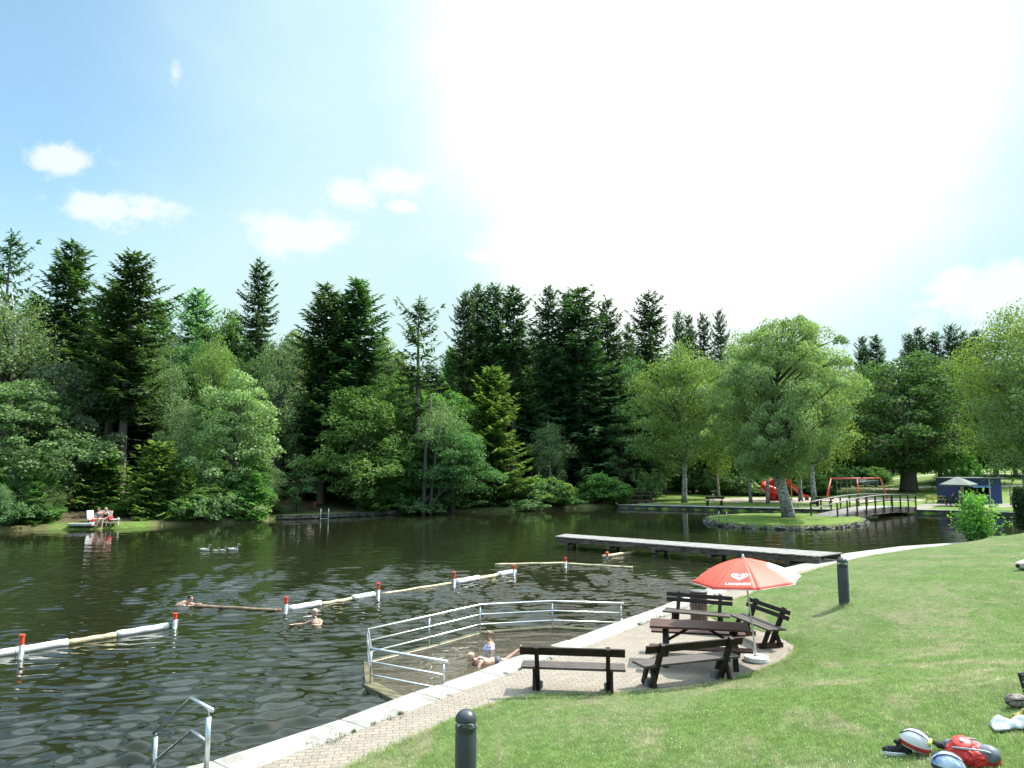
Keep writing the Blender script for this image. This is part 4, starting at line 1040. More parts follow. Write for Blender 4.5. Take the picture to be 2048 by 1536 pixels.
# bare multi-stemmed tree
def bare_tree():
    t = thing('bare_stem_tree', 'group of dark bare stems with a leaning branch beside the thin armed spruce', 'tree', (0, 0, 0)); b0 = atD(846, 1000, 64.3); t.location = (b0.x, 64.3, gz(b0.x, 64.3))
    s = 64.3 / F; mb = MB()
    for path, r in [([(0, 0), (2, 80), (4, 150), (10, 200), (14, 260)], .16), ([(14, 0), (16, 60), (24, 140), (34, 200)], .13), ([(12, 30), (30, 60), (42, 110), (60, 150), (62, 175)], .10),
                    ([(28, 58), (52, 80), (70, 130), (92, 150)], .07), ([(-2, 40), (12, 60)], .05)]:
        P = [Vector((x * s, (i % 2) * .2, z * s - (.4 if z == 0 else 0))) for i, (x, z) in enumerate(path)]
        r *= 1.35; mb.tube(P, [r * (1 - .2 * i) if i < 4 else r * .25 for i in range(len(P))], 7)
    mb.build('trunk', BARK['dark'], t, smooth=True)
    V, Q, Tt, P = leafy_crown(11, 6.5, 1.8, 3, 333, nclump=26, rc=.8, nleaf=80, leaf=.18, hang=.5)
    o = bpy.data.objects.new('crown', fastmesh('crown', V + np.array([1.6, .6, 0]), Q, 4, Tt, FOL['birchgrey'])); COL.objects.link(o); o.parent = t
bare_tree()

# the island tree: thick leaning birch trunk, many limbs, wide crown
def island_tree():
    D = 55.5; b0 = atD(1572, 1033, D)
    base = Vector((b0.x, D, .45)); s = D / F
    t = thing('island_tree', 'large old birch with rough leaning trunk and wide crown on the grass island', 'tree', base)
    def q(u, v, dy=0): p = atD(u, v, D); return Vector((p.x - base.x, dy, p.z - base.z))
    mb = MB()
    tp = [q(1578, 1045), q(1576, 1026), q(1570, 1000), q(1563, 975), q(1558, 955), q(1556, 935), q(1553, 905), q(1548, 850), q(1552, 790), q(1560, 720), q(1565, 670)]
    mb.tube(tp, [.62, .50, .42, .40, .43, .33, .26, .2, .14, .08, .03], 14)
    rg = random.Random(4)
    V, Q, Tt, P = leafy_crown(0, 0, 1, 1, 1, nclump=1) if False else (None,) * 4
    # crown clumps in photo shaped envelope
    g = np.random.default_rng(8); pts = []
    env = [(940, 40, 1545), (905, 95, 1555), (860, 135, 1570), (810, 148, 1578), (760, 140, 1575), (710, 118, 1572), (670, 92, 1575), (640, 55, 1580)]
    def e_at(v):
        for (a, w, c), (a2, w2, c2) in zip(env, env[1:]):
            if a2 <= v <= a: k = (a - v) / (a - a2); return w + (w2 - w) * k, c + (c2 - c) * k
        return 30, 1575
    tries = 0
    while len(pts) < 330 and tries < 9000:
        tries += 1
        v = g.uniform(640, 940); w, c = e_at(v); r = math.sqrt(g.uniform(.06, 1)); a = g.uniform(0, 6.28)
        lump = 1 + .14 * math.sin(3 * a + v * .03) + .1 * math.sin(5 * a - v * .05)
        p = q(c + r * math.cos(a) * w * lump, v, r * math.sin(a) * w * s * lump)
        p = np.array(p)
        if any((abs(p - o_) < .5).all() for o_ in pts): continue
        pts.append(p)
    C = []; A = []; B = []; TT = []
    cz = np.array(q(1572, 800))
    for p in pts:
        k = int(g.uniform(170, 330)); rr = g.uniform(.5, .95)
        qq = unit(g.normal(0, 1, (k, 3)) + np.array([0, 0, .3])) * (g.uniform(.2, 1.1, k) ** .5)[:, None] * rr; qq[:, 2] = qq[:, 2] * .6 - np.linalg.norm(qq[:, :2], axis=1) * .35 - np.abs(g.normal(0, .3, k)) * rr
        pos = p + qq; d = unit(g.normal(0, .6, (k, 3)) + np.array([0, 0, -.7])); nr = unit(g.normal(0, .5, (k, 3)) + unit(pos - cz) * .4 + np.array([0, 0, .6]))
        ln = .085 * g.uniform(.6, 1.3, k); wd = unit(np.cross(d, nr)) * (ln * .62)[:, None]
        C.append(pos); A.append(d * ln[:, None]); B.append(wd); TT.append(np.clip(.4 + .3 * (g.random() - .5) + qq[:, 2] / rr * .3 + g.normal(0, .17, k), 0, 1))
    V, Q = diamonds(np.concatenate(C), np.concatenate(A), np.concatenate(B))
    for p in pts:
        if rg.random() > .38: continue
        h = math.hypot(p[0] + .8, p[1]); z = max(tp[5].z, min(tp[9].z, p[2] - h * rg.uniform(.5, .95)))
        j = max(i for i in range(len(tp) - 1) if tp[i].z <= z); k = (z - tp[j].z) / (tp[j + 1].z - tp[j].z); st = tp[j].lerp(tp[j + 1], min(1, k))
        e = Vector(p); md = st.lerp(e, .55) + Vector((rg.uniform(-.3, .3), rg.uniform(-.3, .3), h * .12)); r = min(.17, .03 + .018 * (e - st).length)
        mb.tube([st, st.lerp(md, .5) + Vector((0, 0, .1)), md, e], [r, r * .75, r * .5, .012], 6, cap=False, mi=1)
    mb.build('trunk', [BARK['birch'], BARK['limb']], t, smooth=True, clean=False)
    o = bpy.data.objects.new('crown', fastmesh('crown', V, Q, 4, np.concatenate(TT), foliage('island_birch_leaves', (.12, .19, .075), (.34, .44, .20), .42))); COL.objects.link(o); o.parent = t
island_tree()

# bright bush on the near bank, and the clipped hedge at the right edge
def near_bush():
    D = 38.6; b0 = atD(1958, 1070, D); t = thing('shrub', 'bright green upright bush on the near bank where the quay path ends', 'shrub', (b0.x, D, lz(b0.x, D)))
    s = D / F; g = np.random.default_rng(3); C = []; A = []; B = []; TT = []; mb = MB()
    stems = []
    for k in range(40):
        u = g.uniform(-48, 50); top = 118 - abs(u) * .95 + g.uniform(-22, 8); top = max(24, top)
        if u < -20: top *= .8
        x1 = u * s; z1 = top * s; y1 = g.uniform(-.8, .8); x0 = g.uniform(-.25, .25)
        mb.tube([(x0, y1 * .2, -.2), ((x0 + x1) * .55, y1 * .6, z1 * .5), (x1, y1, z1)], [.022, .014, .005], 5, cap=False)
        n = int(26 + 1.0 * top)
        tt = g.uniform(.12, 1.0, n)
        P = np.stack([x0 + (x1 - x0) * tt, y1 * tt, z1 * tt], 1) + g.normal(0, .12, (n, 3))
        d = unit(g.normal(0, .7, (n, 3)) + np.array([0, 0, .3])); nr = unit(g.normal(0, .6, (n, 3)) + np.array([.2, -.3, .7])); ln = g.uniform(.05, .105, n)
        C.append(P); A.append(d * ln[:, None]); B.append(unit(np.cross(d, nr)) * (ln * .62)[:, None]); TT.append(np.clip(g.normal(.55, .25, n), 0, 1))
    mb.build('stems', BARK['dark'], t, smooth=True, clean=False)
    V, Q = diamonds(np.concatenate(C), np.concatenate(A), np.concatenate(B))
    o = bpy.data.objects.new('crown', fastmesh('crown', V, Q, 4, np.concatenate(TT), FOL['bush'])); COL.objects.link(o); o.parent = t
near_bush()
def hedge():
    D = 40; t = thing('clipped_hedge', 'clipped dark conifer hedge block at the right edge above the lawn', 'hedge', (30.7, 41.0, lz(30.7, 41)))
    g = np.random.default_rng(9); n = 26000
    hx, hy, hz = 1.65, 1.3, 2.35
    P = g.uniform(-1, 1, (n, 3)); ax = g.integers(0, 3, n); sg = np.where(g.random(n) < .5, -1, 1); depth = 1 - np.abs(g.normal(0, .05, n))
    for a in range(3): m = ax == a; P[m, a] = (sg * depth)[m]
    P[:, 2] = (P[:, 2] + 1) / 2; pos = P * np.array([hx, hy, hz]) + g.normal(0, .03, (n, 3))
    pos[:, 0] += .08 * np.sin(pos[:, 2] * 3); d = unit(g.normal(0, .6, (n, 3)) + np.array([0, 0, .5])); ln = g.uniform(.04, .09, n)
    V, Q = diamonds(pos, d * ln[:, None], unit(np.cross(d, g.normal(0, 1, (n, 3)))) * (ln * .5)[:, None])
    o = bpy.data.objects.new('foliage', fastmesh('foliage', V, Q, 4, g.random(n), FOL['hedge'])); COL.objects.link(o); o.parent = t
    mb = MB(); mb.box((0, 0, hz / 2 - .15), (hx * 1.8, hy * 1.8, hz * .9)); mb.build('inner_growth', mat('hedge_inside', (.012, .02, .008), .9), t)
hedge()
# ------------------------------------------------------------------ things on and in the water
M_wood = mat('dark_stained_wood', (.026, .015, .012), .62, spec=.25, var=.3, scale=5, stretch=(1, 9, 9), bump=.003)
M_woodred = mat('reddish_stained_wood', (.085, .042, .032), .58, spec=.3, var=.3, scale=5, stretch=(1, 9, 9), bump=.003)
M_deck = mat('weathered_decking', (.24, .23, .215), .8, var=.22, scale=3, stretch=(1, 6, 1), bump=.003)
M_beam = mat('old_brown_beam', (.13, .10, .075), .85, var=.35, scale=3, stretch=(1, 1, 4), bump=.01)
M_white = mat('white_plastic', (.62, .62, .61), .4, var=.03)
M_cream = mat('algae_yellowed_plastic', (.52, .44, .25), .5, var=.25, scale=4)
M_brownpipe = mat('brown_algae_pipe', (.26, .17, .09), .5, var=.3, scale=4)
M_redcap = mat('red_cap_plastic', (.68, .07, .03), .4, var=.08)
M_galv = mat('galvanised_post', (.45, .47, .48), .45, .5, .2, 5)
M_rust = mat('rusty_metal', (.25, .10, .05), .8, var=.3)
posts = [(41, 1318, 1269, 'red capped marker post nearest the lower left corner'), (349, 1257, 1226, 'second red capped post from the left, beyond the end of the long white boom'),
         (571, 1228, 1194, 'red capped post where the brown pipe meets the white boom'), (756, 1199, 1166, 'red capped post in the middle of the boom line'),
         (908, 1176, 1144, 'red capped post above the wading basin railing'), (1028, 1152, 1130, 'red capped post at the right end of the white boom line'), (1131, 1135, 1115, 'red capped post standing in the thin cream boom before the jetty')]
for i, (u, v, vt, lb) in enumerate(posts):
    p = at(u, v); h = atD(u, vt, p.y).z; t = thing('marker_post', lb, 'marker post', (p.x, p.y, 0), 0, 'red capped boom posts')
    mb = MB(); mb.lathe([(.052, -.6), (.052, h * .58)], n=14); mb.lathe([(0, h * .58), (.052, h * .58)], n=14); mb.build('post', M_galv, t, smooth=True)
    mb = MB(); mb.lathe([(.05, h * .58), (.05, h * .93), (.062, h * .93), (.062, h), (0, h)], n=14); mb.build('cap', M_redcap, t)
    mb = MB()
    for s in (-1, 1): mb.tube([(s * .05, -.03, h * .6), (s * .095, -.04, h * .6), (s * .095, -.04, -.2)], .008, 5)
    mb.build('slide_bracket', M_galv, t, smooth=True)
def boom(pts, lb, r, colors):
    """floating tube of joined lengths; colors = [(t0, t1, material, radius)]"""
    a = at(*pts[0]); b = at(*pts[1]); t = thing('floating_boom', lb, 'boom', (a.x, a.y, 0), 0, 'floating booms of the swimming area')
    for t0, t1, m_, rr in colors:
        P = []
        for k in range(13):
            q = (a.lerp(b, t0 + (t1 - t0) * k / 12) - a); s = t0 + (t1 - t0) * k / 12
            q.z = rr * .62 + .006 * math.sin(k * 1.3) ; q.y += .12 * math.sin(s * 3.1) * (b - a).length / 12; P.append(q)
        mb = MB(); mb.tube(P, rr, 12); mb.build('tube', m_, t, smooth=True)
boom(((-140, 1336), (335, 1257)), 'longest white boom with a yellowed middle at the lower left', .1, [(0, .52, M_white, .092), (.523, .74, M_cream, .075), (.743, 1, M_white, .092)])
boom(((390, 1214), (562, 1224)), 'thin brown floating pipe in front of the dark haired swimmer', .05, [(0, .97, M_brownpipe, .05), (.972, 1, M_rust, .055)])
boom(((578, 1222), (748, 1193)), 'white and cream boom behind the standing swimmer', .1, [(0, .34, M_white, .10), (.345, .72, M_cream, .06), (.725, 1, M_white, .10)])
boom(((764, 1190), (902, 1168)), 'thin yellowish boom between two posts in the middle', .05, [(0, 1, M_cream, .045)])
boom(((912, 1168), (1029, 1147)), 'white boom with cream centre before the jetty', .1, [(0, .36, M_white, .11), (.365, .7, M_cream, .075), (.705, 1, M_white, .11)])
boom(((990, 1131), (1131, 1128)), 'thin cream boom left part of the farthest line', .05, [(0, 1, M_cream, .055)])
boom(((1133, 1129), (1268, 1137)), 'thin dark cream boom right part of the farthest line', .05, [(0, .98, M_cream, .05)])
boom(((1206, 1115.5), (1270, 1107)), 'short cream boom reaching under the jetty', .07, [(0, 1, M_cream, .085)])
p = at(1214, 1117); t = thing('marker_post', 'tiny red marker at the end of the short boom by the jetty', 'marker post', (p.x, p.y, 0))
mb = MB(); mb.lathe([(.05, -.5), (.05, .16), (0, .16)], n=10); mb.build('post', M_galv, t); mb = MB(); mb.lathe([(.075, .14), (.075, .28), (.05, .31), (0, .31)], n=12); mb.build('cap', M_redcap, t)

# jetty
def jetty():
    z = .62; nr = at(1637, 1112.5, z); fr = at(1684, 1105.5, z); fl = at(1131, 1067.5, z); nl = nr + (fl - fr)
    nl = nl.lerp(at(1143, 1073, z), .5)
    t = thing('jetty', 'long low wooden jetty of grey boards on brown piles reaching out from the quay', 'jetty', (nr.x, nr.y, 0)); o = Vector((nr.x, nr.y, 0))
    L_ = (nl - nr); W_n = fr - nr; W_f = fl - nl; n = 96
    mb = MB(); rg = random.Random(2)
    for i in range(n):
        a = i / n; b = (i + 1) / n - .0012
        za = rg.uniform(-.006, .006)
        P = []
        for tt in (a, b):
            w = W_n.lerp(W_f, tt); base = nr + L_ * tt - o; P.append((base, w))
        e = rg.uniform(-.02, .02)
        q = [P[0][0] + P[0][1] * e, P[1][0] + P[1][1] * e, P[1][0] + P[1][1] * (1 + e * .5), P[0][0] + P[0][1] * (1 + e * .5)]
        vs = [(p.x, p.y, z - .045 + za) for p in q] + [(p.x, p.y, z + za) for p in q]
        mb.add(vs, [(3, 2, 1, 0), (4, 5, 6, 7), (0, 1, 5, 4), (1, 2, 6, 5), (2, 3, 7, 6), (3, 0, 4, 7)])
    mb.build('deck_boards', M_deck, t)
    for k, f in enumerate((.06, .94)):
        mb = MB(); a = nr + W_n * f - o; b = nl + W_f * f - o; mb.beam((a.x, a.y, z - .17), (b.x, b.y, z - .17), .12, .24); mb.build('side_beam', M_beam, t, bevel=.01)
    for s in (.10, .36, .57, .76, .95):
        w = W_n.lerp(W_f, s); c = nr + L_ * s - o
        mb = MB(); a = c + w * .02; b = c + w * .98; mb.beam((a.x, a.y, z - .37), (b.x, b.y, z - .37), .2, .16); mb.build('cross_beam', M_beam, t, bevel=.01)
        for f in (.14, .84):
            p = c + w * f; mb = MB(); mb.lathe([(.12, -1.4), (.115, z - .44), (0, z - .44)], (p.x, p.y, 0), 10); mb.build('pile', M_beam, t, smooth=False)
jetty()

# ladders, poles
def ladder(name, u, v, D, w, h, lb, rot, drop=.5, white=False):
    b = atD(u, v, D); t = thing(name, lb, 'pool ladder', (b.x, D, b.z), rot)
    m_ = M_white if white else M_steel
    for s in (-1, 1):
        mb = MB(); x = s * w / 2
        P = [(x, .0, -drop)] + [(x, 0, h * .75)] + [(x, .22 - .22 * math.cos(a), h * .75 + .22 * math.sin(a)) for a in np.linspace(.3, math.pi - .3, 6)] + [(x, .44, h * .7), (x, .44, 0)]
        mb.tube(P, .024, 8); mb.build('rail', m_, t, smooth=True)
    mb = MB()
    for k in range(3): mb.beam((-w / 2, 0, -.1 - k * .25 + .05), (w / 2, 0, -.1 - k * .25 + .05), .07, .02)
    mb.build('rungs', m_, t)
ladder('pool_ladder', 1446, 1050, 53.0, .55, 1.0, 'steel pool ladder at the left tip of the grass island', R(-20))
ladder('pool_ladder', 1598, 1018, 68.5, .6, .75, 'pale ladder on the stone edge behind the island tree', R(5), white=True)
ladder('pool_ladder', 649, 1036, 59.6, .62, .7, 'two pale ladder rails at the log edged left bank', R(12), white=True)
ladder('pool_ladder', 2037, 1030, 60.6, .35, .45, 'small white ladder at the stone edge beside the hedge', R(-30), white=True)
p = at(236, 1056); t = thing('white_pole', 'slim white pole at the water edge right of the sunbathers', 'pole', (p.x, p.y, 0)); mb = MB(); mb.lathe([(.04, -.4), (.04, .62), (.06, .62), (.06, .72), (0, .72)], n=8); mb.build('pole', M_white, t)

# shore edging
M_stone = mat('mossy_stone', (.105, .10, .09), .9, var=.45, scale=1.6, bump=.05, col2=(.03, .033, .025))
M_kerb = mat('grey_kerb_top', (.42, .40, .36), .85, var=.2, scale=2)
pl = [Vector((p.x, p.y, 0)) for p in shore_r] + [Vector((44.6, 59.4, 0))]
t = thing('stone_edging', 'dark retaining wall with pale top along the far lawn shore', 'retaining wall', (pl[0].x, pl[0].y, 0))
mb = MB(); mt = MB()
for a, b in zip(pl, pl[1:]):
    a = a - pl[0]; b = b - pl[0]; e = (b - a).normalized() * .02
    n = Vector((-(b - a).y, (b - a).x, 0)).normalized() * .12
    mb.beam(Vector((a.x, a.y, -.35)) + n - e, Vector((b.x, b.y, -.35)) + n + e, .3, 1.3); mt.beam(Vector((a.x, a.y, .33)) + n, Vector((b.x, b.y, .33)) + n, .5, .06)
mb.build('wall', M_stone, t); mt.build('capping', M_kerb, t, bevel=.01)
# log edge on the left bank
pl = [at(u, v) for u, v in [(552, 1039.5), (600, 1038.5), (640, 1037), (700, 1034), (770, 1030), (800, 1028)]]
t = thing('log_edging', 'weathered log edging along the small grassy landing of the left bank', 'edging', (pl[0].x, pl[0].y, 0)); 
for a, b in zip(pl, pl[1:]):
    mb = MB(); a = a - pl[0]; b = b - pl[0]
    mb.tube([(a.x, a.y - .05, .10), (b.x, b.y - .05, .11)], .13, 8); mb.tube([(a.x, a.y - .02, .28), (b.x, b.y - .02, .27)], .09, 8); mb.build('log', mat('grey_log', (.085, .078, .066), .9, var=.4, scale=3, bump=.02), t, smooth=True)

# island
ic = Vector((20.8, 56.0, 0)); M_isl = M_far
def isl_z(x, y):
    d = sdist(x, y, isl); return np.where(d < 0, np.maximum(d * 2, -.8), np.minimum(.26 + d * .1, .42)) + (vnoise(x * 1.5, y * 1.5, 3) - .5) * .05
def isl_keep(x, y): return sdist(x, y, isl) > -.3
structure(gridmesh('island_ground', np.arange(14, 28.5, .25), np.arange(48.5, 62.6, .25), isl_z, M_isl, isl_keep, ('lawn', lambda x, y, z: np.where(sdist(x, y, isl) > .3, 1., .4))))
rg = random.Random(12); t = thing('island_stone_rim', 'rough dark stones rimming the grass island', 'stone rim', (ic.x, ic.y, 0)); mb = MB()
for i in range(len(island)):
    a = island[i]; b = island[(i + 1) % len(island)]; n = max(1, int((b - a).length / .27))
    for k in range(n):
        p = a.lerp(b, (k + rg.random() * .5) / n) - ic; r = rg.uniform(.13, .24)
        vs0 = len(mb.v); mb.ell((p.x + rg.uniform(-.08, .08), p.y + rg.uniform(-.08, .08), rg.uniform(-.05, .09)), (r * rg.uniform(.9, 1.7), r, r * rg.uniform(.55, .95)), Matrix.Rotation(rg.uniform(0, 3), 3, 'Z'), 7, 5)
        for j in range(vs0, len(mb.v)): v = Vector(mb.v[j]); mb.v[j] = tuple(v + Vector((rg.uniform(-.06, .06), rg.uniform(-.06, .06), rg.uniform(-.05, .05))))
mb.build('stones', M_stone, t, clean=False)

# arched bridge
def bridge():
    a = Vector((24.7, 55.6, .42)); b = Vector((36.3, 65.6, .52)); ax = (b - a); ax.z = 0; Ln = ax.length; ax.normalize(); sd = Vector((-ax.y, ax.x, 0)); W = 1.9
    t = thing('arched_footbridge', 'arched wooden footbridge with handrails linking the grass island to the far lawn', 'bridge', a)
    M_b = mat('bridge_wood', (.085, .062, .048), .75, var=.3, scale=4, bump=.005); M_rail = mat('bridge_grey_rail', (.33, .315, .295), .8, var=.2, scale=3); M_fas = mat('bridge_fascia', (.18, .14, .11), .8, var=.2, scale=1.5, stretch=(1, 1, 5))
    def dk(s): return Vector((0, 0, s * .16 + .30 * (1 - (2 * s - 1) ** 2)))
    def P(s, w, h=0): return ax * (Ln * s) + sd * w + dk(s) + Vector((0, 0, h))
    N_ = 28
    mb = MB()
    for i in range(N_ * 3):
        s0 = i / (N_ * 3); s1 = (i + .93) / (N_ * 3); mb.beam(P((s0 + s1) / 2, -.06, -.02), P((s0 + s1) / 2, W + .06, -.02), Ln * (s1 - s0), .05)
    mb.build('deck', M_rail, t)
    for w in (-.02, W + .02):
        mb = MB()
        for i in range(N_):
            s0, s1 = i / N_, (i + 1) / N_; bot0 = -.50 + .0 * s0; vs = []
            for ww in (w - .04, w + .04):
                vs += [P(s0, ww, -.5), P(s1, ww, -.5), P(s1, ww, -.05), P(s0, ww, -.05)]
            mb.add(vs, [(0, 1, 2, 3), (7, 6, 5, 4), (0, 4, 5, 1), (1, 5, 6, 2), (2, 6, 7, 3), (3, 7, 4, 0)])
        mb.build('fascia', M_fas, t)
        for h, tk, m_ in ((1.06, .09, M_rail), (.55, .07, M_rail if w > 1 else M_b)):
            mb = MB()
            for i in range(N_): mb.beam(P(i / N_, w, h), P((i + 1.02) / N_, w, h), .14 if h > 1 else .05, tk if h < 1 else .05)
            mb.build('handrail', m_, t)
        for k in range(10):
            s = .0 + k / 9 * .99; o_ = -.075 if w < 1 else .075
            mb = MB(); mb.beam(P(s, w + o_, -.42), P(s, w + o_, 1.03), .10, .09); mb.build('post', M_b, t)
    mb = MB()
    for k in range(2): mb.box(ax * (-.3 - k * .35) + sd * W / 2 + Vector((0, 0, -.08 - k * .14)), (.36, W, .08), Matrix.Rotation(math.atan2(ax.y, ax.x), 3, 'Z'))
    mb.build('steps', M_rail, t)
bridge()
# small footbridge over the inlet
def foot():
    a = atD(1232, 1008, 79); b = atD(1302, 1006, 78.2); t = thing('small_footbridge', 'small dark wooden footbridge with railings over the inlet below the wood', 'bridge', (a.x, a.y, .3)); d = b - a; d.z = 0
    M_b = mat('brown_rail_wood', (.15, .11, .08), .85, var=.3)
    mb = MB(); mb.beam((-2, .8, .2), d + Vector((.5, .8, .2)), 1.6, .14); mb.build('deck', M_b, t)
    for y in (0, 1.6):
        for h in (1.05, .65):
            mb = MB(); mb.beam((-2.5, y, h + .12), d + Vector((.2, y, h + .12)), .07, .09); mb.build('handrail', M_b, t)
        for k in range(6): q = d * (k / 5 * 1.25 - .25); mb = MB(); mb.beam((q.x, q.y + y, -.2), (q.x, q.y + y, 1.18), .09, .09); mb.build('post', M_b, t)
foot()

# ------------------------------------------------------------------ quay furniture
def bench(lb, c, axis, L_, boards=1, feet='block', seatw=.42):
    ang = math.atan2(axis[1], axis[0]); t = thing('park_bench', lb, 'bench', (c[0], c[1], .3), ang, 'dark wooden benches on the paved patio')
    mb = MB(); rg = random.Random(int(c[0] * 100))
    w = (seatw - .02) / 3
    for k in range(3): mb.box((rg.uniform(-.006, .006), -seatw / 2 + w / 2 + k * (w + .01), .44), (L_, w, .042))
    mb.build('seat', M_woodgrey, t, bevel=.004)
    lean = .30
    if boards == 1: bz = [(.76, .145)]
    else: bz = [(.67, .095), (.79, .095)]
    mb = MB()
    for z, h in bz:
        y = -seatw / 2 - .02 - (z - .44) * lean
        m = Matrix.Rotation(math.atan(lean), 3, 'X'); mb.box((0, y + .035, z), (L_ * 1.0, .04, h), m)
    mb.build('backrest', M_wood, t, bevel=.004)
    for s in (-1, 1):
        x = s * (L_ / 2 - .30); mb = MB()
        mb.beam((x, .02, .0), (x, -seatw / 2 - .03 - .41 * lean, .85), .075, .10, up=(0, 1, 0)); mb.build('back_post', M_wood, t, bevel=.004)
        mb = MB(); mb.beam((x + .062 * s, .24, .02), (x + .062 * s, .06, .42), .05, .10, up=(0, 1, 0)); mb.beam((x + .062 * s, .10, .395), (x + .062 * s, -.2, .395), .05, .05)
        mb.beam((x + .062 * s, -.06, .40), (x + .062 * s, -.20, .05), .05, .09, up=(0, 1, 0)); mb.build('leg', M_wood, t, bevel=.004)
        mb = MB()
        if feet == 'block': mb.box((x, .16, .07), (.15, .15, .14)); mb.build('concrete_shoe', mat('shoe_concrete', (.22, .215, .21), .8), t, bevel=.01)
        else: mb.box((x + .0, .01, .05), (.09, .60, .11)); mb.build('foot_beam', M_woodred, t, bevel=.006)
    return t
M_woodgrey = mat('greyed_bench_planks', (.072, .056, .048), .6, var=.25, scale=5, stretch=(1, 9, 9), bump=.002)
bench('dark bench with single back board at the left, facing away towards the basin', (1.10, 13.50), (1.8, -.22), 1.86)
bench('dark bench with single back board turned towards the table, in front of the umbrella base', (3.27, 13.96), (2.12, .78), 2.08)
bench('bench with two back boards standing in front of the waste bin', (4.55, 18.22), (-1.28, .62), 1.62, 2, 'beam')
bench('bench with two back boards at the right edge of the patio against the lawn', (5.66, 17.19), (-.36, 1.66), 1.74, 2, 'beam', .44)

def picnic():
    c = (3.88, 15.44); ang = math.atan2(-.42, 1.91); t = thing('picnic_table', 'reddish brown picnic table with attached seats under the red umbrella', 'table', (c[0], c[1], .3), ang)
    mb = MB(); w = .76 / 5
    for k in range(5): mb.box((0, -.38 + w / 2 + k * w, .74), (1.98, w - .008, .045))
    mb.build('tabletop', M_woodred, t, bevel=.004)
    for s in (-1, 1):
        mb = MB()
        for k in range(2): mb.box((0, s * (.64 + k * .135), .44), (1.98, .127, .042))
        mb.build('seat', M_woodred, t, bevel=.004)
    for s in (-1, 1):
        x = s * .68
        for y in (-1, 1):
            mb = MB(); mb.beam((x, y * .16, .715), (x, y * .58, 0), .045, .11, up=(1, 0, 0)); mb.build('leg', M_wood, t, bevel=.004)
        mb = MB(); mb.beam((x + .05, -.76, .385), (x + .05, .76, .385), .05, .09); mb.beam((x + .05, -.34, .69), (x + .05, .34, .69), .05, .06); mb.build('cross_bar', M_wood, t, bevel=.004)
        mb = MB(); mb.beam((x, 0, .39), (s * .15, 0, .70), .05, .05); mb.build('brace', M_wood, t, bevel=.004)
picnic()

def bin_():
    t = thing('waste_bin', 'round waste bin clad in upright brown wooden slats behind the back bench', 'waste bin', (4.92, 19.5, .3))
    mb = MB(); n = 16
    for k in range(n):
        a = 2 * math.pi * k / n; c = Vector((math.cos(a) * .205, math.sin(a) * .205, .36)); mb.box(c, (.03, .07, .70), Matrix.Rotation(a, 3, 'Z'))
    mb.build('slats', mat('bin_slats', (.16, .10, .07), .6, var=.3, stretch=(6, 6, 1)), t, bevel=.003)
    mb = MB(); mb.lathe([(.185, .02), (.185, .70)], n=20); mb.build('liner', mat('black_liner', (.03, .03, .03), .6), t, smooth=True)
    mb = MB(); mb.lathe([(.22, .72), (.235, .735), (.22, .76), (.12, .775), (0, .778)], n=24); mb.lathe([(0, .72), (.22, .72)], n=24); mb.build('lid', mat('grey_lid', (.10, .10, .10), .6, 0), t, smooth=True)
bin_()

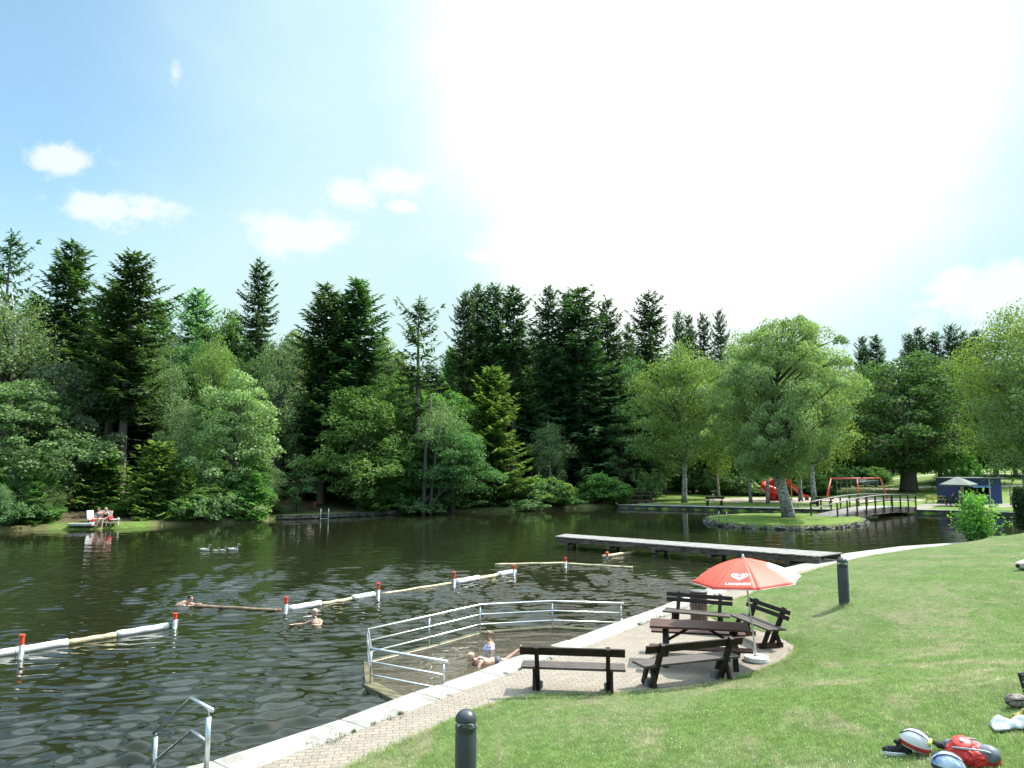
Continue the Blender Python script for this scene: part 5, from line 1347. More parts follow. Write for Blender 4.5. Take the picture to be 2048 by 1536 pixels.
# the red parasol
def parasol():
    base = Vector((5.08, 15.52, .3)); top = Vector((4.87, 15.50, 2.43))
    t = thing('parasol', 'red advertising parasol with white heart emblem standing over the picnic table', 'parasol', base)
    mb = MB(); mb.lathe([(0, 0), (.235, 0), (.25, .02), (.25, .09), (.235, .105), (.05, .105), (.05, .15), (.03, .16), (0, .16)], n=32); mb.build('base', M_white, t, smooth=False, bevel=.006)
    axis = (top - (base + Vector((0, 0, .15)))).normalized()
    mb = MB(); mb.tube([Vector((0, 0, .1)), top - base - axis * .08], .017, 10); mb.build('pole', mat('white_pole_paint', (.66, .66, .64), .4, .2), t, smooth=True)
    # canopy frame: tilted a little up to the right
    tilt = Vector((-.085, -.03, 1)).normalized(); ux = Vector((1, 0, .07)).normalized(); uy = tilt.cross(ux).normalized(); ux = uy.cross(tilt)
    Mx = Matrix((ux, uy, tilt)).transposed(); ap = top - base - axis * .03
    Rr = 1.13; dep = .44; n = 8
    M_red = mat('red_canopy_fabric', (.66, .065, .030), .6, var=.05, scale=2); 
    m = bpy.data.materials.new('white_canopy_with_red_print'); m.use_nodes = True
    N, L, M, MR, MIX, NOISE, MAP = mknodes(m.node_tree); p = N('ShaderNodeBsdfPrincipled'); o = N('ShaderNodeOutputMaterial'); L(p.outputs[0], o.inputs[0])
    uvn = N('ShaderNodeAttribute'); uvn.attribute_name = 'rad'; tcn = N('ShaderNodeTexCoord')
    nn = NOISE(tcn.outputs['Object'], 5.5, 2, .6, .4); n2 = NOISE(MAP(tcn.outputs['Object'], (1, 1, 1), (0, 0, 0), (3, 5, 1)), 8.5, 1, .5, .3)
    f1 = MR(M('ADD', uvn.outputs['Fac'], M('MULTIPLY', M('SUBTRACT', nn, .5), .55)), .44, .47, 1, 0, False)
    f2 = M('MULTIPLY', MR(n2, .60, .62, 0, 1, False), MR(uvn.outputs['Fac'], .80, .86, 1, 0))
    L(MIX(M('MAXIMUM', f1, f2), (.62, .62, .63), (.66, .065, .030)), p.inputs['Base Color']); p.inputs['Roughness'].default_value = .6
    def prof(r):   # drop below the apex along the parasol axis
        return -dep * (.42 * r + .58 * r ** 2.1)
    a0 = R(-97)
    def surf(i, s, r, lift=0.0):
        """point on panel i (0..7); s across -.5...5, r 0..1"""
        A0 = a0 + i * 2 * math.pi / n; A1 = A0 + 2 * math.pi / n
        P0 = Vector((math.cos(A0), math.sin(A0), 0)) * Rr * r; P1 = Vector((math.cos(A1), math.sin(A1), 0)) * Rr * r
        q = P0.lerp(P1, s + .5); q.z = prof(r) - .018 * r * 0
        bul = 1 - (2 * s) ** 2
        q *= 1.0; q.z += -.03 * bul * r * (1 if r < .9 else 1) * .6
        if r > .93: q = q * (1 - .03 * bul * (r - .93) / .07)
        q.z += lift
        return ap + Mx @ q
    for i in range(n):
        mb = MB(); rad = []
        nr, nsg = 12, 8; vs = []
        for j in range(nr + 1):
            for k in range(nsg + 1): vs.append(surf(i, k / nsg - .5, j / nr)); rad.append(j / nr)
        fs = [(j * (nsg + 1) + k, j * (nsg + 1) + k + 1, (j + 1) * (nsg + 1) + k + 1, (j + 1) * (nsg + 1) + k) for j in range(nr) for k in range(nsg)]
        mb.add(vs, fs)
        white = i in (1, 2)
        ob = mb.build('canopy_panel', m if white else M_red, t, smooth=True, clean=False)
        at_ = ob.data.attributes.new('rad', 'FLOAT', 'POINT'); at_.data.foreach_set('value', rad)
        so = ob.modifiers.new('cloth', 'SOLIDIFY'); so.thickness = .003
        if white: ob['label'] = 'white panel printed with red shapes'
    mb = MB()
    for i in range(n): mb.tube([surf(i, -.5, r / 6) - Vector((0, 0, .012)) for r in range(7)], .005, 5)
    for i in range(n): mb.tube([surf(i, -.5, .5) - Vector((0, 0, .015)), ap - axis * .42], .004, 5)
    mb.build('ribs', M_white, t, smooth=True)
    mb = MB()
    for i in range(n): mb.tube([surf(i, k / 6 - .5, 1.0, .0) for k in range(7)], .006, 5)
    mb.build('hem', M_white, t, smooth=True)
    mb = MB(); mb.lathe([(.03, -.02), (.035, .02), (.02, .05), (.022, .07), (0, .085)], ap, 10, Mx); mb.build('finial', M_white, t, smooth=True)
    # emblem and lettering lie on the panel that faces the camera
    i = 7
    def onp(x, y):   # x across (m), y up (m) from the panel's print centre
        r = .76 - y / Rr / .98; wd = 2 * Rr * r * math.sin(math.pi / n)
        return surf(i, (x + .045) / wd, r) + (Mx @ Vector((0, 0, 1))) * .006 + Vector((0, -.004, 0))
    M_print = mat('white_print', (.62, .62, .62), .6, var=.0); M_hred = mat('pink_print', (.70, .10, .12), .6, var=.0)
    def heart(tt, s, cx=0, cy=0): return (cx + s * 16 * math.sin(tt) ** 3 / 16, cy + s * .86 * (13 * math.cos(tt) - 5 * math.cos(2 * tt) - 2 * math.cos(3 * tt) - math.cos(4 * tt)) / 16)
    def ring(so, si, oy, name, mt_, y0=.10, ys=.82):
        mb = MB(); K = 56; vs = []
        for k in range(K):
            tt = 2 * math.pi * k / K
            for s_ in (so, si):
                x, y = heart(tt, s_, 0, 0) if s_ > 0 else (0, 0)
                vs.append(onp(x * 1.05, y0 + y * ys + (oy if s_ == si else 0)))
        fs = [(2 * k, 2 * k + 1, (2 * k + 3) % (2 * K), (2 * k + 2) % (2 * K)) for k in range(K)]
        mb.add(vs, fs); mb.build(name, mt_, t, clean=False)
    ring(.165, .122, .004, 'emblem', M_print); ring(.096, .055, .004, 'emblem', M_print); ring(.047, .0, 0, 'emblem', M_hred)
    cu = bpy.data.curves.new('lettering', 'FONT'); cu.body = 'LANGNESE'; cu.size = .083; cu.align_x = 'CENTER'; cu.offset = .0026; cu.space_character = 1.06
    to = bpy.data.objects.new('lettering_src', cu); COL.objects.link(to); bpy.context.view_layer.update()
    me = bpy.data.meshes.new_from_object(to.evaluated_get(bpy.context.evaluated_depsgraph_get())); bpy.data.objects.remove(to)
    for v in me.vertices: v.co = onp(v.co.x * 1.18, -.135 + v.co.y)
    me.materials.clear(); me.materials.append(M_print); lo = bpy.data.objects.new('lettering', me); COL.objects.link(lo); lo.parent = t
parasol()

# bollard lamps
def bollard(lb, p, H=.98, w=.12):
    t = thing('bollard_lamp', lb, 'bollard lamp', p, R(20), 'bollard lamps on the lawn')
    M_g = mat('dark_grey_lamp_paint', (.034, .040, .045), .38, .0, .08, 3)
    mb = MB(); mb.lathe([(w * .98, -.35), (w, H - .285), (w * .965, H - .275), (w * .965, H - .235), (w, H - .225), (w, H - .19), (w * .92, H - .185), (w * .55, H - .188), (0, H - .19)], n=36); ob = mb.build('body', M_g, t, smooth=True); 
    es = ob.modifiers.new('edge', 'EDGE_SPLIT'); es.split_angle = R(40)
    mb = MB(); pr = [(0, H - .115), (w * .5, H - .12), (w * .97, H - .135)] + [(w * math.cos(a), H - .13 + .13 * math.sin(a) * 1.0) for a in np.linspace(0, math.pi / 2 - .02, 12)] + [(0, H)]
    mb.lathe(pr, n=36); mb.build('dome', M_g, t, smooth=True)
    mb = MB()
    for k in range(4): a = math.pi / 4 + k * math.pi / 2; mb.tube([(math.cos(a) * w * .93, math.sin(a) * w * .93, H - .2), (math.cos(a) * w * .93, math.sin(a) * w * .93, H - .12)], .007, 6)
    mb.build('struts', M_g, t)
    mb = MB(); mb.lathe([(w * .8, H - .185), (w * .3, H - .15), (w * .62, H - .118)], n=24); mb.build('reflector', mat('lamp_reflector', (.8, .8, .8), .12, .9, .02), t, smooth=True)
    gm = bpy.data.materials.get('lamp_glass')
    if not gm:
        gm = bpy.data.materials.new('lamp_glass'); gm.use_nodes = True; N, L, M, MR, MIX, NOISE, MAP = mknodes(gm.node_tree)
        tr = N('ShaderNodeBsdfTransparent'); tr.inputs[0].default_value = (.9, .95, .95, 1); gl = N('ShaderNodeBsdfGlossy'); gl.inputs['Roughness'].default_value = .05; mx = N('ShaderNodeMixShader'); mx.inputs[0].default_value = .12
        L(tr.outputs[0], mx.inputs[1]); L(gl.outputs[0], mx.inputs[2]); o = N('ShaderNodeOutputMaterial'); L(mx.outputs[0], o.inputs[0])
    mb = MB(); mb.lathe([(w * .86, H - .188), (w * .86, H - .118)], n=24); mb.build('glass', gm, t, smooth=True)
pb = atD(932, 1418, 9.2)
bollard('nearest dark grey bollard lamp, cut by the lower edge of the picture', (pb.x, 9.2, pb.z - .98), .98, .132)
pb = atD(1684, 1114, 19.0)
bollard('dark grey bollard lamp on the lawn right of the red parasol', (pb.x, 19.0, pb.z - 1.10), 1.10, .134)
# longer grass round the foot of the far bollard
x = pb.x + rng.normal(0, .17, 700); y = 19.0 + rng.normal(0, .17, 700); B = np.stack([x, y, lawn_z(x, y) - .01], 1); a = rng.uniform(0, 6.28, 700); S_ = np.stack([np.cos(a), np.sin(a), 0 * a], 1) * .005
V = np.empty((700, 3, 3)); V[:, 0] = B - S_; V[:, 1] = B + S_; V[:, 2] = B + np.stack([rng.normal(0, .03, 700), rng.normal(0, .03, 700), rng.uniform(.05, .15, 700)], 1)
o = bpy.data.objects.new('grass_tuft', fastmesh('grass_tuft', V.reshape(-1, 3), np.arange(2100).reshape(700, 3), 3, rng.random(700), M_blade)); COL.objects.link(o); structure(o, 'stuff')

# ------------------------------------------------------------------ far shore furniture
def slat_bench(lb, u, v, D, rot, w=1.9, m_=None):
    p = atD(u, v, D); t = thing('park_bench', lb, 'bench', (p.x, D, gz(p.x, D)), rot, 'dark benches on the far shore'); m_ = m_ or M_wood
    mb = MB(); mb.box((0, 0, .45), (w, .4, .06)); mb.build('seat', m_, t); mb = MB(); mb.box((0, .25, .78), (w, .05, .2)); mb.build('backrest', m_, t)
    for s in (-1, 1): mb = MB(); mb.box((s * w * .36, 0, .2), (.14, .42, .45)); mb.box((s * w * .36, .24, .6), (.09, .06, .4)); mb.build('leg', m_, t)
slat_bench('dark bench on the lawn spit beside the white trunked birch', 1429, 1010, 72.2, R(180))
slat_bench('dark bench on the lawn behind the left end of the arched bridge', 1648, 1008, 71, R(175), 1.7)
slat_bench('dark bench far back under the trees left of the swing', 1643, 985, 92, R(180), 1.7)
def table_set(lb, u, D, w, col, rot, grp=None, nm='picnic_table'):
    p = atD(u, 1000, D); t = thing(nm, lb, 'table', (p.x, D, gz(p.x, D)), rot); m_ = col
    mb = MB(); mb.box((0, 0, .74), (w, .7, .05)); mb.build('tabletop', m_, t)
    for s in (-1, 1):
        mb = MB(); mb.box((0, s * .72, .45), (w, .28, .05)); mb.build('seat', m_, t)
        mb = MB(); mb.beam((s * w * .35, -.72, .42), (s * w * .35, .72, .42), .06, .07); mb.beam((s * w * .35, -.62, 0), (s * w * .35, -.2, .72), .06, .08, up=(1, 0, 0)); mb.beam((s * w * .35, .62, 0), (s * w * .35, .2, .72), .06, .08, up=(1, 0, 0)); mb.build('leg', m_, t)
M_yellow = mat('yellow_varnished_wood', (.50, .34, .07), .5, var=.1)
table_set('yellow beer table with two benches on the lawn left of the kiosk', 1871, 76, 1.9, M_yellow, R(8), nm='beer_table')
table_set('dark picnic table on the lawn behind the green canopy', 1881, 97, 2.1, M_wood, R(5))
table_set('black heavy table at which someone sits under the green canopy', 1912, 71.0, 2.0, mat('black_wood', (.02, .017, .015), .6), R(-10))
# sand, paths, road as thin sheets above the ground
def sheet(name, pts, m_, lift=.03):
    poly = [(p.x, p.y) for p in pts]; xs_ = [p[0] for p in poly]; ys_ = [p[1] for p in poly]
    st = .6
    o = gridmesh(name, np.arange(min(xs_) - st, max(xs_) + st, st), np.arange(min(ys_) - st, max(ys_) + st, st), lambda x, y: ground_z(x, y) + np.clip(sdist(x, y, poly) * .12, -.12, lift), m_, lambda x, y: sdist(x, y, poly) > -.6)
    return structure(o)
M_sand = mat('playground_sand', (.30, .26, .205), .95, var=.2, scale=.8); M_path = mat('gravel_path', (.22, .20, .17), .95, var=.2, scale=1.5); M_road = mat('pale_road', (.36, .32, .26), .95, var=.12, scale=.5)
sheet('sand', [Vector((x, y, 0)) for x, y in [(21.5, 80.5), (24, 77.5), (30, 77), (37, 78), (45, 80.5), (48, 84), (44, 87), (36, 88), (28, 88.5), (23, 87)]], M_sand)
def strip(name, pts, w, m_):
    P = [Vector((x, y, 0)) for x, y in pts]; l = []; r = []
    for i, p in enumerate(P):
        d = (P[min(i + 1, len(P) - 1)] - P[max(i - 1, 0)]).normalized(); n = Vector((-d.y, d.x, 0)) * w / 2; l.append(p + n); r.append(p - n)
    return sheet(name, l + r[::-1], m_)
strip('path', [(36.8, 66.6), (38.3, 68.5), (41, 72), (43.5, 74.5), (47, 76)], 1.7, M_path)
strip('path', [(12.4, 78.0), (17, 73.5), (24, 70.2), (34, 68.6), (37.2, 68.4)], 1.0, M_path)
sheet('kiosk_forecourt', [Vector((x, y, 0)) for x, y in [(41, 71.5), (45, 69.5), (52, 69.8), (54, 74), (50, 76.5), (42, 75)]], M_path)
strip('road', [(50, 102), (58, 101.5), (68, 101), (84, 99)], 3.0, M_road)
strip('road', [(66, 128), (72, 126), (80, 124), (92, 120)], 2.0, M_road)

# swing
def swing():
    D = 84; a = atD(1662, 957, D); b = atD(1761, 957.5, D + 1.2); g0 = gz(a.x, D)
    t = thing('swing_frame', 'red tubular swing frame with hanging seats on the playground lawn', 'swing', (a.x, D, g0)); o = Vector((a.x, D, g0))
    M_r = mat('faded_red_paint', (.52, .075, .045), .5, var=.12); h = a.z - g0; e = b - a
    mb = MB(); mb.tube([Vector((0, 0, h)), Vector((e.x, e.y, h))], .085, 10); mb.build('beam', M_r, t, smooth=True)
    for k, s in enumerate((0, .52, 1)):
        q = Vector((e.x * s, e.y * s, 0)); dx = (-1.15, 0, 1.15)[k]
        for j in (-1, 1):
            fx = {(-1, 0): -1.25, (1, 0): -.05, (-1, 1): -.38, (1, 1): .75, (-1, 2): .1, (1, 2): 1.3}[(j, k)]
            mb = MB(); mb.tube([q + Vector((0, 0, h)), q + Vector((fx, j * 1.1, -.1))], .07, 8); mb.build('leg', M_r, t, smooth=True)
    M_c = mat('chain_steel', (.35, .37, .36), .5, .5)
    for k, s in enumerate((.15, .36, .70)):
        q = Vector((e.x * s, e.y * s, 0)); mb = MB()
        for w in (-.25, .25):
            mb.tube([q + Vector((w, 0, h)), q + Vector((w + .03, .05 * k, .5))], .016, 5)
        mb.build('chain', M_c, t); mb = MB(); mb.box(q + Vector((.03, .05 * k, .48)), (.52, .2, .05)); mb.build('seat', mat('black_rubber', (.03, .03, .03), .7), t)
swing()
# slide tower
def slides():
    D = 82; c = atD(1567, 1000, D); g0 = gz(c.x, D); t = thing('slide_tower', 'playground tower with red tube slide and short red slide behind the island tree', 'slide', (c.x, D, g0)); s = D / F
    M_or = mat('orange_post_paint', (.62, .24, .03), .5, var=.1); M_r = mat('glossy_red_plastic', (.72, .045, .03), .28, var=.05)
    for x in (-10, 12):
        for y in (-.65, .65): mb = MB(); mb.beam((x * s, y, 0), (x * s, y, 3.0), .11, .11); mb.build('post', M_or, t)
    mb = MB(); mb.box((1 * s, 0, 1.75), (1.4, 1.4, .08)); mb.build('platform', M_wood, t)
    mb = MB(); mb.box((1 * s, -.66, 2.1), (1.1, .04, .5)); mb.box((1 * s, .66, 2.1), (1.1, .04, .5)); mb.build('side_panel', M_r, t, bevel=.01)
    mb = MB(); mb.tube([(-.85, 0, 2.8), (-.5, 0, 3.15), (0, 0, 3.28), (.5, 0, 3.15), (.95, 0, 2.8)], [.2, .26, .3, .26, .2], 10); mb.build('roof', M_r, t, smooth=True)
    # tube slide, one and a half turn
    mb = MB(); P = [(-9 * s, 0, 2.05), (-14 * s, -.1, 2.1)]
    K = 26
    for k in range(K + 1):
        a = R(50 + k / K * 400); rr = .70; P.append((-25 * s + rr * math.cos(a), rr * math.sin(a) * .9 - .2, 2.02 - 1.62 * k / K))
    P.append((-17 * s, -1.15, .36))
    mb.tube(P, .46, 14, cap=False); ob = mb.build('tube_slide', M_r, t, smooth=True); so = ob.modifiers.new('wall', 'SOLIDIFY'); so.thickness = .03
    mb = MB(); mb.tube([(-34 * s, -.3, 0), (-34 * s, -.3, 1.6)], .05, 6); mb.build('slide_support', M_or, t)
    # short open slide on the right
    mb = MB(); a = Vector((13 * s, -.1, 1.6)); pr = [(0, 1.62), (.35, 1.5), (1.0, .85), (1.5, .45), (2.0, .36)]
    for (x0, z0), (x1, z1) in zip(pr, pr[1:]):
        for y in (-.28, .28): mb.beam((13 * s + x0, y, z0 + .1), (13 * s + x1, y, z1 + .1), .05, .26)
        mb.beam((13 * s + x0, 0, z0), (13 * s + x1, 0, z1), .54, .04)
    mb.build('open_slide', M_r, t); mb = MB(); mb.beam((13 * s + 1.9, 0, 0), (13 * s + 1.9, 0, .36), .4, .12); mb.beam((14 * s, 0, 1.6), (14 * s, 0, 2.5), .1, .1); mb.build('slide_foot', mat('dark_rubber_foot', (.05, .05, .055), .7), t)
slides()
# kiosk
def kiosk():
    D = 74.5; a = atD(1918, 1000, D); g0 = gz(a.x, D) ; t = thing('kiosk', 'blue painted kiosk hut with open serving front beside the green canopy', 'kiosk', (a.x, D, g0), R(6)); s = D / F
    M_bl = mat('blue_boards', (.014, .036, .16), .6, var=.15, scale=3, stretch=(8, 8, 1)); M_w = mat('pale_metal_trim', (.5, .52, .53), .5)
    w = 92 * s; d = 3.2; h = 50 * s
    mb = MB(); mb.box((w / 2, d, h / 2), (w, .08, h)); mb.box((w - .04, d / 2, h / 2), (.08, d, h)); mb.box((.04, d / 2, h / 2), (.08, d, h)); mb.box((w * .86, .0, h / 2), (w * .28, .08, h)); mb.box((w * .36, .0, h - .42), (w * .72, .08, .84)); mb.build('wall', M_bl, t)
    mb = MB(); mb.box((w * .36, .25, .5), (w * .72, .4, 1.0)); mb.build('counter', mat('grey_counter', (.16, .16, .17), .6), t)
    mb = MB(); mb.box((w / 2, d * .45, h + .05), (w + .6, d + .9, .1)); mb.build('roof', mat('dark_roof', (.12, .12, .13), .8), t)
    mb = MB(); mb.box((w / 2, -.12, h + .06), (w + .64, .06, .14)); mb.box((w * .71, -.10, h / 2), (.10, .1, h)); mb.build('trim', M_w, t)
    mb = MB(); mb.box((w * .45, -.35, h * .70), (w * .42, .75, .04), Matrix.Rotation(R(16), 3, 'X')); mb.build('awning', mat('light_blue_cloth', (.16, .33, .55), .6), t)
    mb = MB(); mb.box((w * .36, 1.2, h * .45), (w * .66, .05, h * .6)); mb.build('interior_shade_panel', mat('painted_inside_shade', (.03, .028, .026), .8), t)  # dark panel whose colour stands for the shade inside the hut
kiosk()
def canopy():
    D = 71.5; a = atD(1915, 953, D); g0 = gz(a.x, D); t = thing('garden_canopy', 'large dusty green square canopy on a pale mast before the kiosk', 'canopy', (a.x, D, g0)); s = D / F
    zt = a.z - g0; ze = zt - 15 * s; mb = MB(); w = 43 * s
    vs = [(0, 0, zt), (-w, -.5, ze), (.1, -w * .7, ze - .05), (w, .3, ze), (0, w * .7, ze + .05)]; mb.add(vs, [(0, 1, 2), (0, 2, 3), (0, 3, 4), (0, 4, 1)])
    ob = mb.build('canopy_cloth', mat('green_canvas', (.06, .10, .085), .7, var=.2, scale=1.2), t); so = ob.modifiers.new('t', 'SOLIDIFY'); so.thickness = .02
    mb = MB(); P4 = vs[1:]
    for i in range(4):
        a_, b_ = Vector(P4[i]), Vector(P4[(i + 1) % 4]); mb.beam(a_ - Vector((0, 0, .09)), b_ - Vector((0, 0, .09)), .02, .16)
    mb.build('valance', mat('green_canvas', (.1, .1, .1)), t)
    mb = MB(); mb.lathe([(.13, 0), (.13, 1.9), (.04, 1.95), (.04, zt)], (.35, 0, 0), 12); mb.build('mast', mat('pale_mast', (.45, .47, .45), .6), t)
canopy()
# car
def car():
    D = 108; c = atD(1732, 968, D); g0 = gz(c.x, D); t = thing('parked_car', 'dark grey green car parked in the shade behind the swing', 'car', (c.x, D, g0 + .02), R(28)); t.scale = (.92, .92, .92)
    prof = [(-2.15, .35), (-2.2, .62), (-2.1, .85), (-1.25, .95), (-.55, 1.38), (.75, 1.42), (1.5, 1.02), (2.1, .95), (2.2, .6), (2.12, .35)]
    body = [(-2.15, .30), (-2.22, .62), (-2.05, .86), (-1.2, .96), (1.5, 1.02), (2.08, .96), (2.2, .6), (2.12, .30)]
    def ext(pr, w, w2=None):
        mb = MB(); n = len(pr); w2 = w2 or w; vs = [(x, -w, z) for x, z in pr] + [(x, w, z) for x, z in pr]
        mb.add(vs, [tuple(range(n)), tuple(range(2 * n - 1, n - 1, -1))] + [(i, n + i, n + (i + 1) % n, (i + 1) % n) for i in range(n)]); return mb
    M_c = mat('car_paint', (.13, .17, .16), .25, .4, .04); M_g = mat('car_glass', (.10, .14, .16), .06, 0, .02)
    ext(body, .86).build('body', M_c, t, bevel=.08)
    ext([(-1.15, .95), (-.5, 1.36), (.72, 1.40), (1.45, 1.0)], .74).build('window', M_g, t, bevel=.05)
    ext([(-.55, 1.37), (.75, 1.41), (.7, 1.44), (-.5, 1.41)], .70).build('roof', M_c, t, bevel=.02)
    for x in (-1.35, 1.35):
        for y in (-.86, .86):
            mb = MB(); mb.lathe([(0, -.1), (.31, -.1), (.33, -.06), (.33, .06), (.31, .1), (0, .1)], (x, y, .32), 20, Matrix.Rotation(R(90), 3, 'X')); wl_ = mb.build('wheel', mat('tyre', (.02, .02, .02), .8), t, smooth=False)
            mb = MB(); mb.lathe([(0, -.11), (.2, -.11), (.2, .11), (0, .11)], (x, y, .32), 14, Matrix.Rotation(R(90), 3, 'X')); mb.build('rim', mat('rim_metal', (.5, .5, .52), .3, .8), t)
    for y in (-.6, .6): mb = MB(); mb.ell((-2.16, y, .68), (.06, .17, .09)); mb.build('headlight', mat('headlight_glass', (.6, .6, .6), .1), t, smooth=True)
car()
# small posts, bin, lamp pole
def simple_post(nm, lb, cat, u, D, vt, r, m_, zb=None):
    p = atD(u, vt, D); g = gz(p.x, D) if zb is None else zb; t = thing(nm, lb, cat, (p.x, D, g)); mb = MB(); mb.lathe([(r, -.3), (r * .9, p.z - g), (0, p.z - g)], n=8); mb.build('pole', m_, t); return t, p.z - g
simple_post('leaning_post', 'slim grey wooden post right of the blue kiosk', 'post', 2019, 72, 969, .07, mat('grey_post', (.25, .22, .19), .8))
simple_post('lamp_pole', 'thin dark pole on the lawn behind the green canopy', 'pole', 1877, 100, 946, .06, mat('thin_dark_pole', (.09, .07, .05), .8))
t, h = simple_post('marker_pole', 'small pale marker standing behind the bench on the lawn spit', 'pole', 1426, 74, 990, .05, mat('pale_marker', (.42, .40, .37), .8)); mb = MB(); mb.ell((0, 0, h), (.13, .08, .12)); mb.build('head', mat('pale_marker', (.4, .4, .4)), t, smooth=True)
t, h = simple_post('litter_bin', 'small red litter bin on a post in the shade of the left bank', 'litter bin', 629, 62.5, 1003, .03, mat('thin_dark_pole', (.1, .1, .1)))
mb = MB(); mb.lathe([(.13, h - .42), (.19, h - .02), (.21, h), (.17, h), (.12, h - .38), (0, h - .38)], n=14); mb.build('bucket', mat('dull_red_plastic', (.42, .06, .04), .6), t, smooth=True)
p = atD(1052, 985, 79); t = thing('brown_tarp', 'small orange brown heap on the shaded bank right of the cone shaped spruce', 'heap', (p.x, 79, gz(p.x, 79))); mb = MB(); mb.ell((0, 0, .3), (.5, .3, .32)); mb.ell((.4, 0, .2), (.3, .25, .22)); mb.build('heap', mat('orange_brown', (.30, .13, .05), .9, var=.3), t, remesh=.06)
# ------------------------------------------------------------------ ducks
M_feather = mat('pale_grey_feathers', (.42, .39, .34), .8, var=.25, scale=14); M_head = mat('brown_duck_head', (.16, .10, .06), .7); M_bill = mat('duck_bill', (.45, .25, .06), .5)
def duck(lb, u, v, s, baby=False):
    p = at(u, v); t = thing('duckling' if baby else 'duck', lb, 'duckling' if baby else 'duck', (p.x, p.y, 0), R(6), 'duck family on the open water')
    mb = MB(); mb.ell((0, 0, .06 * s), (.26 * s, .13 * s, .12 * s)); mb.ell((-.24 * s, 0, .12 * s), (.11 * s, .06 * s, .05 * s)); mb.tube([(.14 * s, 0, .08 * s), (.22 * s, 0, .2 * s), (.23 * s, 0, .30 * s)], [.08 * s, .05 * s, .045 * s], 10)
    mb.ell((.25 * s, 0, .33 * s), (.075 * s, .055 * s, .058 * s)); mb.build('body', M_feather, t, remesh=.012 * max(s, .6), smooth=True)
    mb = MB(); mb.ell((.25 * s, 0, .345 * s), (.079 * s, .06 * s, .052 * s)); mb.build('head_feathers', M_head, t, smooth=True)
    mb = MB(); mb.ell((.345 * s, 0, .322 * s), (.05 * s, .028 * s, .012 * s)); mb.build('bill', M_bill, t, smooth=True)
duck('leading grown duck on the right of the small family', 467, 1101.5, .9); duck('grown duck on the left end of the small family', 410, 1102, .85)
duck('duckling beside the right hand grown duck', 446, 1102, .55, True); duck('duckling swimming second from the left', 432, 1102.5, .5, True)

# ------------------------------------------------------------------ people
M_skin = mat('pale_skin', (.46, .27, .19), .5, var=.06, scale=4); M_skin2 = mat('tanned_skin', (.38, .21, .135), .5, var=.06, scale=4)
def head_parts(mb, c, f, s=1.0, up=Vector((0, 0, 1))):
    """skull, jaw, nose and ears added to the body mesh; f = facing direction"""
    f = Vector(f).normalized(); up = (Vector(up) - f * Vector(up).dot(f)).normalized(); sd = f.cross(up); m = Matrix((sd, f, up)).transposed(); c = Vector(c)
    P = lambda x, y, z: c + m @ Vector((x * s, y * s, z * s))
    mb.ell(P(0, 0, .02), (.075 * s, .095 * s, .095 * s), m, 14, 10); mb.ell(P(0, .03, -.055), (.052 * s, .058 * s, .065 * s), m, 12, 8)
    mb.ell(P(0, .103, -.012), (.013 * s, .02 * s, .022 * s), m, 8, 6)
    for k in (-1, 1): mb.ell(P(k * .079, -.005, -.01), (.012 * s, .02 * s, .03 * s), m, 8, 6)
    return P, m
def face_and_hair(t, P, m, s, hair, style='short'):
    for k in (-1, 1):
        mb = MB(); mb.ell(P(k * .031, .086, .012), (.012 * s, .007 * s, .007 * s), m, 8, 6); mb.build('eye', mat('dark_eye', (.03, .02, .015), .3), t, smooth=True)
    mb = MB(); mb.ell(P(0, .088, -.062), (.022 * s, .006 * s, .006 * s), m, 8, 6); mb.build('mouth', mat('lips', (.42, .13, .11), .5), t, smooth=True)
    mb = MB(); mb.ell(P(0, -.018, .038), (.087 * s, .096 * s, .092 * s), m, 14, 10); mb.ell(P(0, .045, .085), (.07 * s, .045 * s, .03 * s), m, 12, 8)
    if style == 'pony': mb.tube([P(0, -.09, .05), P(0, -.15, .01), P(.01, -.16, -.10), P(.01, -.14, -.19)], [.03 * s, .03 * s, .024 * s, .008 * s], 8)
    if style == 'bob':
        for k in (-1, 1): mb.ell(P(k * .068, -.03, -.05), (.035 * s, .06 * s, .085 * s), m)
        mb.ell(P(0, -.075, -.04), (.07 * s, .035 * s, .09 * s), m)
    mb.build('hair', hair, t, remesh=.009, smooth=True)
def hand(mb, w, d, palm_n, s=1.0, curl=.35):
    """five fingers and a palm at wrist w, pointing along d"""
    d = Vector(d).normalized(); n = Vector(palm_n); n = (n - d * n.dot(d)).normalized(); sd = d.cross(n); w = Vector(w)
    mb.ell(w + d * .045 * s, (.043 * s, .05 * s, .017 * s), Matrix((sd, d, n)).transposed(), 10, 6)
    for k, (x, l) in enumerate([(-.030, .060), (-.010, .072), (.011, .068), (.030, .052)]):
        a = w + d * .085 * s + sd * x * s; b = a + (d * (1 - curl * .3) + n * -curl * .3).normalized() * l * .5 * s; c = b + (d * (1 - curl) - n * curl).normalized() * l * .5 * s
        mb.tube([a - d * .02 * s, a, b, c], [.0095 * s, .0095 * s, .0085 * s, .006 * s], 6)
    a = w + d * .03 * s - sd * .035 * s; mb.tube([a, a + (d * .6 - sd * .8) * .035 * s, a + (d * 1.3 - sd * .95) * .055 * s], [.012 * s, .011 * s, .008 * s], 6)
def swimmer(lb, loc, face, hair, style, suit, s=1.0, build=None, skin=None):
    t = thing('person', lb, 'person', loc); mb = MB(); skin = skin or M_skin
    build(mb, t); return t
